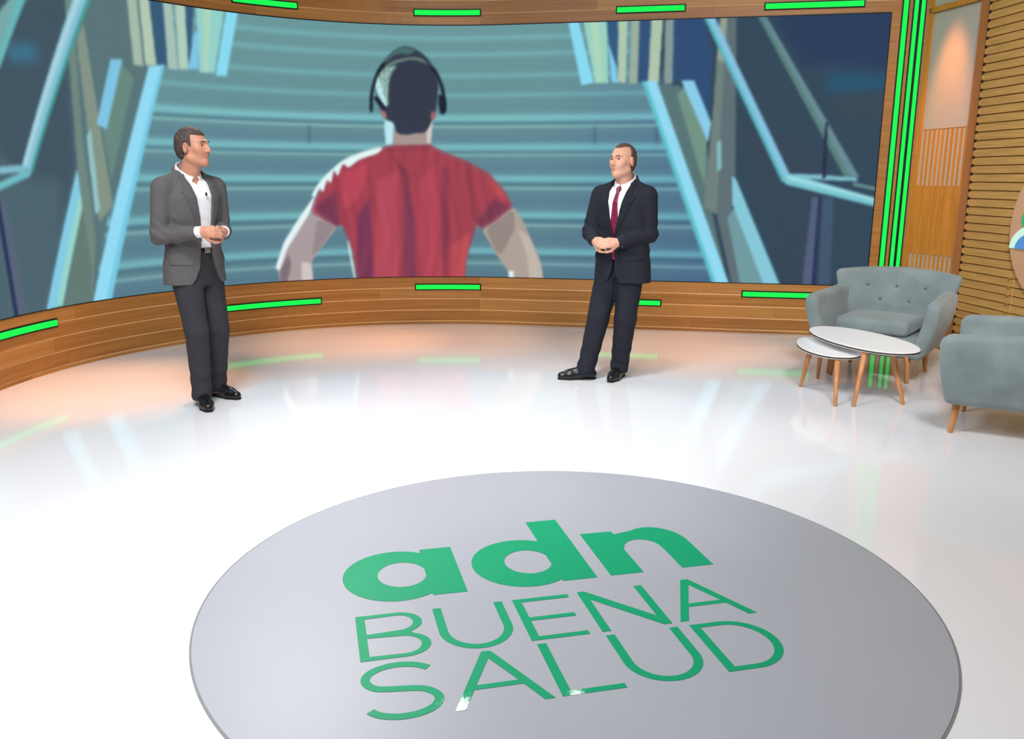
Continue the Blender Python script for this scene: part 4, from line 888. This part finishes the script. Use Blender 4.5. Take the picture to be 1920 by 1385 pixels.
        for q in range(3):
            t = 0.055 + 0.022 * q; e = Field(P(t, 0.08) - 0.05, P(t, 0.08) + 0.05, 0.0035); zl = 0.092 - 0.014 * q
            e.cone(P(t, zl, -0.018), P(t + 0.004, zl, 0.018), 0.0026, 0.0026, 0.0); link('lace', e.mesh('lace', 0), PM['sole'], so, True)
    # ---------------- shirt with collar and cuffs
    jk = cfg['jacket_sec']
    f = Field((lo[0], lo[1], (1.02 if cfg['open'] else 0.93) * k), (hi[0], hi[1], 1.60 * k), 0.007)
    zlow = (1.035 if cfg['open'] else 0.945) * k
    ins_ = 0.014 if cfg['open'] else 0.012
    f.op(loft([(0.94, jk[2][1] - 0.018, jk[2][2] - 0.016, jk[2][3])] + [(z, a - ins_, b - ins_, o) for z, a, b, o in jk if 1.0 <= z <= 1.5]), k=0.0)
    X, Y, Z = f.ax[0][:, None, None], f.ax[1][None, :, None], f.ax[2][None, None, :]
    f.d += (0.0015 * np.sin(Z * 70 + X * 60 + Y * 20)).astype(np.float32)
    f.op(lambda X, Y, Z: zlow - Z + 0 * X, k=0.002, mode='cut')
    f.op(lambda X, Y, Z: Z - 0.60 * tuv(X, Y, Z)[1] - 1.512 * k, k=0.003, mode='cut')
    if cfg['open']: f.op(lambda X, Y, Z: np.maximum(np.abs(tuv(X, Y, Z)[0]) - 0.55 * (Z - 1.435 * k), tuv(X, Y, Z)[1] + 0.02), k=0.003, mode='sub')
    shirt = link('shirt', f.mesh('shirt'), PM['shirt'], root, True)
    nk = (Hh(0, 0.022, -0.085) + T(0, 0.02, 1.49)) / 2
    e = Field((nk[0] - 0.15, nk[1] - 0.15, 1.42 * k), (nk[0] + 0.15, nk[1] + 0.15, 1.62 * k), 0.004)
    def collar(X, Y, Z):
        u, v = tuv(X, Y, Z); v = v - 0.012
        zt = Z - 0.60 * v - 1.524 * k                      # rises towards the nape
        rad = np.sqrt(u ** 2 + (v * 0.97) ** 2); R_ = 0.0780 - 0.26 * zt
        d = np.abs(rad - R_) - 0.0035
        low = np.where(v < 0, -0.050 - 0.35 * np.clip(0.055 - np.abs(u), 0, 1) * cfg['tips'], -0.050)
        d = np.maximum(d, np.maximum(low - zt, zt - 0.032))
        gap = cfg['gap'] + cfg['spread'] * np.clip(0.030 - zt, 0, 1)
        return np.maximum(d, np.where(v < 0, gap - np.abs(u), -1.0))
    e.op(collar); link('collar', e.mesh('collar'), PM['shirt'], shirt, True)
    for i in (0, 1):
        ax = (wri[i] - elb[i]) / np.linalg.norm(wri[i] - elb[i]); e = Field(wri[i] - 0.08, wri[i] + 0.08, 0.004)
        e.cone(wri[i] - ax * 0.035, wri[i] + ax * cfg['cuff'], 0.0365, 0.035, 0)
        def slab(X, Y, Z, c=wri[i] + ax * cfg['cuff'], ax=ax): return (X - c[0]) * ax[0] + (Y - c[1]) * ax[1] + (Z - c[2]) * ax[2]
        e.op(slab, k=0.004, mode='cut'); link('cuff', e.mesh('cuff'), PM['shirt'], shirt, True)
    # ---------------- jacket
    f = Field((lo[0], lo[1], 0.70 * k), (hi[0], hi[1], 1.62 * k), 0.0052)
    f.op(loft(jk), k=0.0)
    for i, sgn in ((0, -1), (1, 1)):
        f.cone(T(sgn * 0.055, 0.022, 1.500), sho[i] + A((0, 0, 0.018)), 0.045, 0.056, 0.035)
    torso = f.d.copy()
    op = np.array(cfg['opening']); oz = op[:, 0] * k; order = np.argsort(oz); oz, ol, orr = oz[order], op[order, 1], op[order, 2]
    def front(X, Y, Z):
        u, v = tuv(X, Y, Z); l = np.interp(Z, oz, ol); r_ = np.interp(Z, oz, orr)
        return np.maximum(np.maximum(np.maximum(l - u, u - r_), v + 0.02), 0.0 * u) if False else np.maximum(np.maximum(l - u, u - r_), v + 0.01)
    f.op(front, k=0.004, mode='sub')
    sr = cfg['sleeve_r']
    for i in (0, 1):
        ax = (wri[i] - elb[i]) / np.linalg.norm(wri[i] - elb[i])
        g = Field(lo, (hi[0], hi[1], 1.62 * k), 0.0065) if False else None
        f.chain([sho[i], elb[i], wri[i] - ax * cfg['sleeve_cut']], sr, 0.016)
    # hollow at the neck so that the collar stands free
    f.op(lambda X, Y, Z: np.sqrt((tuv(X, Y, Z)[0]) ** 2 + (tuv(X, Y, Z)[1] - 0.012) ** 2) - 0.084 + 0 * Z + np.clip(1.475 * k - Z, 0, 1) * 3, k=0.004, mode='sub')
    def nape(X, Y, Z):
        u, v = tuv(X, Y, Z); v = v - 0.012; zj = Z - 0.60 * v - 1.510 * k; rad = np.sqrt(u ** 2 + v ** 2)
        return np.maximum(np.maximum(np.abs(rad - 0.092 + 0.25 * zj) - 0.0075, np.abs(zj + 0.012) - 0.034), -0.035 - v)
    f.op(nape, k=0.012)
    X, Y, Z = f.ax[0][:, None, None], f.ax[1][None, :, None], f.ax[2][None, None, :]
    wr_ = np.zeros_like(f.d)
    for i in (0, 1):
        e_ = elb[i]; rr = np.sqrt((X - e_[0]) ** 2 + (Y - e_[1]) ** 2 + (Z - e_[2]) ** 2)
        wr_ += 0.0040 * np.sin((X - e_[0]) * 70 + (Z - e_[2]) * 85 + (Y - e_[1]) * 40) * np.exp(-(rr / 0.13) ** 2)
    wr_ += 0.0022 * np.sin(Z * 42 + X * 26 - Y * 20) * np.exp(-((Z - 1.06 * k) / 0.14) ** 2)
    f.d += wr_.astype(np.float32)
    jacket = link('jacket', f.mesh('jacket', 3), cfg['jacket_mat'], root, True)
    # lapels, pocket flaps, buttons
    for sgn in (-1, 1):
        def region(X, Y, Z, sgn=sgn):
            u, v = tuv(X, Y, Z); ed = np.interp(Z, oz, orr if sgn > 0 else ol)
            wd = np.interp(Z, np.array([1.10, 1.20, 1.40, 1.415, 1.43, 1.52]) * k, [0.004, 0.034, 0.078, 0.086, 0.052, 0.030]) if not cfg['open'] else np.interp(Z, np.array([1.08, 1.2, 1.40, 1.415, 1.43, 1.52]) * k, [0.004, 0.030, 0.070, 0.078, 0.048, 0.028])
            inn = (u - ed) * sgn
            return np.maximum(np.maximum(-inn - 0.002, inn - wd), np.maximum(v + 0.01, np.maximum(1.09 * k - Z, Z - 1.525 * k)))
        g = Field((lo[0], lo[1], 0.70 * k), (hi[0], hi[1], 1.62 * k), 0.0052); g.d = np.maximum(torso - 0.0075, -(torso + 0.008))
        g.op(region, k=0.0, mode='cut'); me = g.mesh('lapel', 2)
        link('lapel', me, cfg['lapel_mat'], jacket, True)
        def flap(X, Y, Z, sgn=sgn):
            u, v = tuv(X, Y, Z); return np.maximum(np.maximum(np.abs(u - sgn * 0.145) - 0.055, np.abs(Z - 0.965 * k - 0.05 * (np.abs(u) - 0.145)) - 0.021), v + 0.01)
        g = Field((lo[0], lo[1], 0.70 * k), (hi[0], hi[1], 1.62 * k), 0.0052); g.d = np.maximum(torso - 0.0050, -(torso + 0.008)); g.op(flap, k=0.0, mode='cut')
        link('pocket_flap', g.mesh('pocket_flap'), cfg['jacket_mat'], jacket, True)
    i = cfg['near']; ax = (wri[i] - elb[i]) / np.linalg.norm(wri[i] - elb[i])
    for q in range(3):
        c = wri[i] - ax * (0.03 + 0.02 * q); o_ = c + A((0, -sr[2] * 0.72, -sr[2] * 0.66))
        e = Field(o_ - 0.02, o_ + 0.02, 0.003); e.ell(o_, (0.0075, 0.0075, 0.0075), 0, 0); link('sleeve_button', e.mesh('sleeve_button', 0), PM['button'], jacket, True)
    return root, T, Hh, tuv, loft, torso, link, k, lo, hi

def hand(f, wrist, u, n, thumb_up, curl, spread=1.0):
    "a hand on the field: u points from the wrist to the knuckles, n out of the back of the hand"
    u = np.array(u, float); u /= np.linalg.norm(u); n = np.array(n, float); n -= u * (n @ u); n /= np.linalg.norm(n); s = np.cross(u, n) * thumb_up
    w = np.array(wrist, float); K = 0.004
    offs = (0.029, 0.010, -0.010, -0.028); plen = (0.088, 0.090, 0.086, 0.078)
    f.cone(w - u * 0.01, w + u * 0.035, 0.025, 0.026, 0.012)
    for o, pl in zip(offs, plen): f.cone(w + u * 0.02 + s * o * 0.7, w + u * pl + s * o, 0.0155, 0.0125, 0.012)
    seg = ((0.044, 0.027, 0.022), (0.048, 0.030, 0.023), (0.045, 0.028, 0.023), (0.036, 0.022, 0.020))
    for o, pl, sg in zip(offs, plen, seg):
        p = w + u * pl + s * o; a = 0.0; r = (0.0100, 0.0092, 0.0085, 0.0075)
        for q in range(3):
            a += curl[q]; d = u * math.cos(a) - n * math.sin(a); p2 = p + d * sg[q]
            f.cone(p, p2, r[q], r[q + 1], K); p = p2
    p = w + u * 0.022 + s * 0.022 - n * 0.004; d = u * 0.62 + s * 0.62 - n * 0.30; d /= np.linalg.norm(d)
    p2 = p + d * 0.046; f.cone(p, p2, 0.0155, 0.0125, 0.010)
    d2 = u * 0.88 + s * 0.22 - n * 0.42; d2 /= np.linalg.norm(d2); p3 = p2 + d2 * 0.030; f.cone(p2, p3, 0.0115, 0.0105, K)
    d3 = u * 0.95 - s * 0.02 - n * 0.40; d3 /= np.linalg.norm(d3); f.cone(p3, p3 + d3 * 0.026, 0.0105, 0.0085, K)

PM = {
    'eye': mat('eye_white', (196, 186, 178), 0.2, 0.5, 0.01, (40, 40, 40)), 'iris': mat('iris_brown', (34, 22, 16), 0.15, 0.5, 0.05, (90, 90, 90)),
    'shoe': mat('black_leather', (20, 20, 24), 0.26, 0.5, 0.1, (20, 20, 20)), 'sole': mat('black_rubber', (12, 12, 14), 0.6, 0.3, 0.05, (20, 20, 20)),
    'shirt': mat('white_cotton', (236, 236, 242), 0.8, 0.2, 0.015, (20, 20, 20), 0.1, 300), 'button': mat('dark_button', (60, 60, 64), 0.3, 0.5, 0.05, (50, 50, 50)),
    'tie': mat('wine_silk', (108, 10, 50), 0.38, 0.5, 0.10, (60, 60, 20), 0.1, 220, rgb2=(128, 20, 64)), 'belt': mat('black_belt', (22, 20, 20), 0.4, 0.4, 0.08, (30, 30, 30)),
    'buckle': mat('steel_buckle', (170, 170, 172), 0.25, 0.5, 0.02, (30, 30, 30), metal=1.0),
}
def skin_mat(name, rgb, rgb2): 
    m = mat(name, rgb, 0.5, 0.35, 0.03, (14, 14, 14), 0.05, 200, rgb2=rgb2); return m
def cloth(name, rgb, var=0.06): return mat(name, rgb, 0.85, 0.2, var, (60, 60, 60), 0.15, 420)

def rel(base, d): return {k_: (tuple(np.array(v, float) - np.array([base[0], base[1], 0])) if isinstance(v, tuple) and len(v) == 3 else v) for k_, v in d.items()}

# ---- man in the grey jacket
B1 = (-2.085, 5.70)
J1 = rel(B1, dict(torso=(-2.105, 5.715, 0), head=(-2.052, 5.690, 1.690),
    sR=(-2.222, 5.560, 1.430), sL=(-1.992, 5.868, 1.430), eR=(-2.255, 5.535, 1.135), eL=(-1.955, 5.835, 1.150), wR=(-1.968, 5.470, 1.165), wL=(-1.862, 5.595, 1.160),
    hR=(-2.152, 5.646, 0.900), hL=(-2.060, 5.790, 0.900), kR=(-2.085, 5.585, 0.500), kL=(-2.010, 5.775, 0.500), aR=(-2.085, 5.595, 0.085), aL=(-2.070, 5.850, 0.085)))
J1.update(fR=math.radians(30), fL=math.radians(60), lean=(0.01, 0.0))
def relp(b, p): return np.array(p, float) - np.array([b[0], b[1], 0])
SK1 = skin_mat('skin_tan', (190, 134, 108), (200, 144, 118)); SK2 = skin_mat('skin_fair', (208, 156, 132), (216, 164, 140))
HA1 = mat('dark_brown_hair', (62, 52, 48), 0.6, 0.3, 0.25, (90, 90, 30), 0.3, 300, rgb2=(84, 72, 68)); HA2 = mat('brown_hair', (78, 54, 50), 0.6, 0.3, 0.2, (90, 90, 30), 0.3, 300, rgb2=(100, 74, 68))
SEC1 = [(0.815, .212, .150, .012), (0.95, .202, .148, .012), (1.08, .182, .136, .004), (1.25, .200, .146, 0), (1.38, .206, .150, .004), (1.45, .186, .122, .012), (1.50, .120, .090, .018), (1.545, .082, .080, .016)]
cfg1 = dict(skin=SK1, hair_mat=HA1, hair_t=0.009, hairline=(0.072, 0.10, -0.030), face_w=0.97, lip=mat('lips_a', (184, 112, 100), 0.4, 0.4, 0.03, (60, 60, 60)),
    trouser_r=[0.098, 0.076, 0.062], trouser_mat=cloth('charcoal_wool', (54, 54, 60)), jacket_sec=SEC1, jacket_mat=cloth('grey_wool', (92, 90, 92)), lapel_mat=cloth('grey_wool_lapel', (86, 85, 88)),
    open=True, tips=0.9, gap=0.010, spread=0.55, cuff=0.010, sleeve_r=[0.072, 0.058, 0.044], near=0, sleeve_cut=0.050,
    opening=[(1.60, -.085, .085), (1.50, -.078, .078), (1.42, -.066, .068), (1.25, -.046, .050), (1.10, -.036, .044), (1.0, -.040, .052), (0.92, -.055, .070), (0.85, -.085, .10), (0.78, -.14, .15)],
    hands=[(J1['wR'], (1.0, -0.12, 0.02), (0.15, -0.95, 0.25), 1, (0.75, 1.0, 0.7)), (J1['wL'], (-0.10, -1.0, 0.03), (0.90, -0.25, 0.30), -1, (0.9, 1.1, 0.8))])
def belt_on(ctx, root, zc, half, mt):
    r_, T, Hh, tuv, loft, torso, _, k, lo, hi = ctx
    f = Field((lo[0], lo[1], 0.90), (hi[0], hi[1], 1.15), 0.006)
    f.op(loft([(0.80, .150, .120, .012), (0.90, .170, .132, .014), (0.98, .165, .128, .010), (1.06, .152, .118, .004), (1.2, .152, .118, .004)], grow=0.006))
    f.op(lambda X, Y, Z: np.abs(Z - zc) - half + 0 * X, k=0.003, mode='cut')
    return link('belt', f.mesh('belt', 0), mt, root, True)
ctx = person(B1, 1.81, math.radians(55), J1, math.radians(76), cfg1, 'man')
P1 = ctx[0]
b_ = belt_on(ctx, P1, 1.035, 0.018, PM['belt'])
bk = ctx[1](0.004, -0.134, 1.035); bo = link('buckle', box_mesh('buckle', (-0.022, -0.005, -0.016), (0.022, 0.005, 0.016), 0.003), PM['buckle'], b_, loc=tuple(bk)); bo.rotation_euler.z = math.radians(55)
def small_ball(name, c, r, m, parent):
    c = np.array(c, float); e = Field(c - max(r) - 0.01, c + max(r) + 0.01, 0.0025); e.ell(c, r, 0, 0); return link(name, e.mesh(name, 0), m, parent, True)
small_ball('lapel_microphone', ctx[1](0.012, -0.152, 1.395), (0.007, 0.007, 0.013), M['black'], P1)
tag(P1, 'man in grey blazer and open white shirt, turned right, hands clasped', 'person')

# ---- man in the dark suit
B2 = (0.79, 6.46)
J2 = rel(B2, dict(torso=(0.828, 6.480, 0), head=(0.803, 6.450, 1.626),
    sR=(0.668, 6.592, 1.375), sL=(0.985, 6.372, 1.375), eR=(0.592, 6.565, 1.105), eL=(1.012, 6.395, 1.095), wR=(0.605, 6.335, 1.050), wL=(0.770, 6.262, 1.045),
    hR=(0.748, 6.530, 0.865), hL=(0.890, 6.430, 0.865), kR=(0.655, 6.440, 0.470), kL=(0.855, 6.405, 0.470), aR=(0.565, 6.400, 0.085), aL=(0.828, 6.465, 0.085)))
J2.update(fR=math.radians(-86), fL=math.radians(-26), lean=(0.0, 0.0))
SEC2 = [(0.765, .222, .160, .012), (0.92, .212, .158, .010), (1.08, .196, .150, .002), (1.25, .208, .154, 0), (1.38, .210, .152, .004), (1.45, .188, .124, .012), (1.50, .122, .092, .018), (1.545, .084, .082, .016)]
suit = cloth('dark_navy_wool', (36, 38, 48))
cfg2 = dict(skin=SK2, hair_mat=HA2, hair_t=0.006, hairline=(0.088, 0.45, -0.005), face_w=1.04, lip=mat('lips_b', (206, 128, 116), 0.4, 0.4, 0.03, (60, 60, 60)),
    trouser_r=[0.105, 0.084, 0.066], trouser_mat=cloth('dark_navy_wool_trouser', (36, 38, 47)), jacket_sec=SEC2, jacket_mat=suit, lapel_mat=cloth('dark_navy_lapel', (32, 34, 43)),
    open=False, tips=0.9, gap=0.002, spread=0.20, cuff=-0.016, sleeve_r=[0.074, 0.062, 0.048], near=1, sleeve_cut=0.028,
    opening=[(1.60, -.088, .088), (1.50, -.080, .080), (1.40, -.064, .064), (1.25, -.034, .034), (1.13, -.006, .006), (1.06, -.001, .001), (1.03, -.004, .004), (1.0, -.013, .013), (0.945, -.013, .013), (0.92, -.006, .006), (0.86, -.012, .012), (0.80, -.035, .035), (0.74, -.075, .075)],
    hands=[(J2['wL'], (-1.0, -0.35, 0.02), (-0.30, -0.92, 0.25), -1, (0.55, 0.9, 0.6)), (J2['wR'], (0.30, -1.0, 0.0), (-0.88, -0.30, 0.35), 1, (0.9, 1.1, 0.8))])
ctx2 = person(B2, 1.75, math.radians(-35), J2, math.radians(-44), cfg2, 'man')
P2 = ctx2[0]; T2, tuv2, loft2, k2 = ctx2[1], ctx2[3], ctx2[4], ctx2[7]
# tie: a strip on the shirt front with a knot
f = Field((-0.30, -0.42, 0.92 * k2), (0.30, 0.30, 1.56 * k2), 0.005)
f.op(loft2([(0.92, SEC2[2][1] - 0.018, SEC2[2][2] - 0.016, SEC2[2][3])] + [(z, a - 0.012, b - 0.012, o) for z, a, b, o in SEC2 if 1.0 <= z <= 1.5])); d0 = f.d.copy(); f.d = np.maximum(d0 - 0.007, -(d0 + 0.006))
def tie_region(X, Y, Z):
    u, v = tuv2(X, Y, Z); w = np.interp(Z, np.array([1.00, 1.12, 1.42, 1.47, 1.475, 1.52]) * k2, [0.040, 0.038, 0.017, 0.014, 0.020, 0.026])
    return np.maximum(np.abs(u) - w, np.maximum(v + 0.01, np.maximum(0.945 * k2 - Z, Z - 1.447 * k2)))
f.op(tie_region, k=0.003, mode='cut'); tie = link('tie', f.mesh('tie'), PM['tie'], P2, True)
e = Field(T2(0, -0.09, 1.49) - 0.06, T2(0, -0.09, 1.49) + 0.06, 0.004); e.cone(T2(0, -0.084, 1.474), T2(0, -0.101, 1.440), 0.0190, 0.0135, 0); link('tie_knot', e.mesh('tie_knot'), PM['tie'], tie, True)
small_ball('lapel_pin', T2(0.060, -0.146, 1.33), (0.008, 0.008, 0.008), mat('green_enamel', (60, 130, 70), 0.3, 0.5, 0.05, (50, 50, 50)), P2)
small_ball('jacket_button', T2(0.010, -0.158, 1.05), (0.010, 0.006, 0.010), PM['button'], P2)
tag(P2, 'man in dark suit, white shirt and wine red tie, hands clasped', 'person')
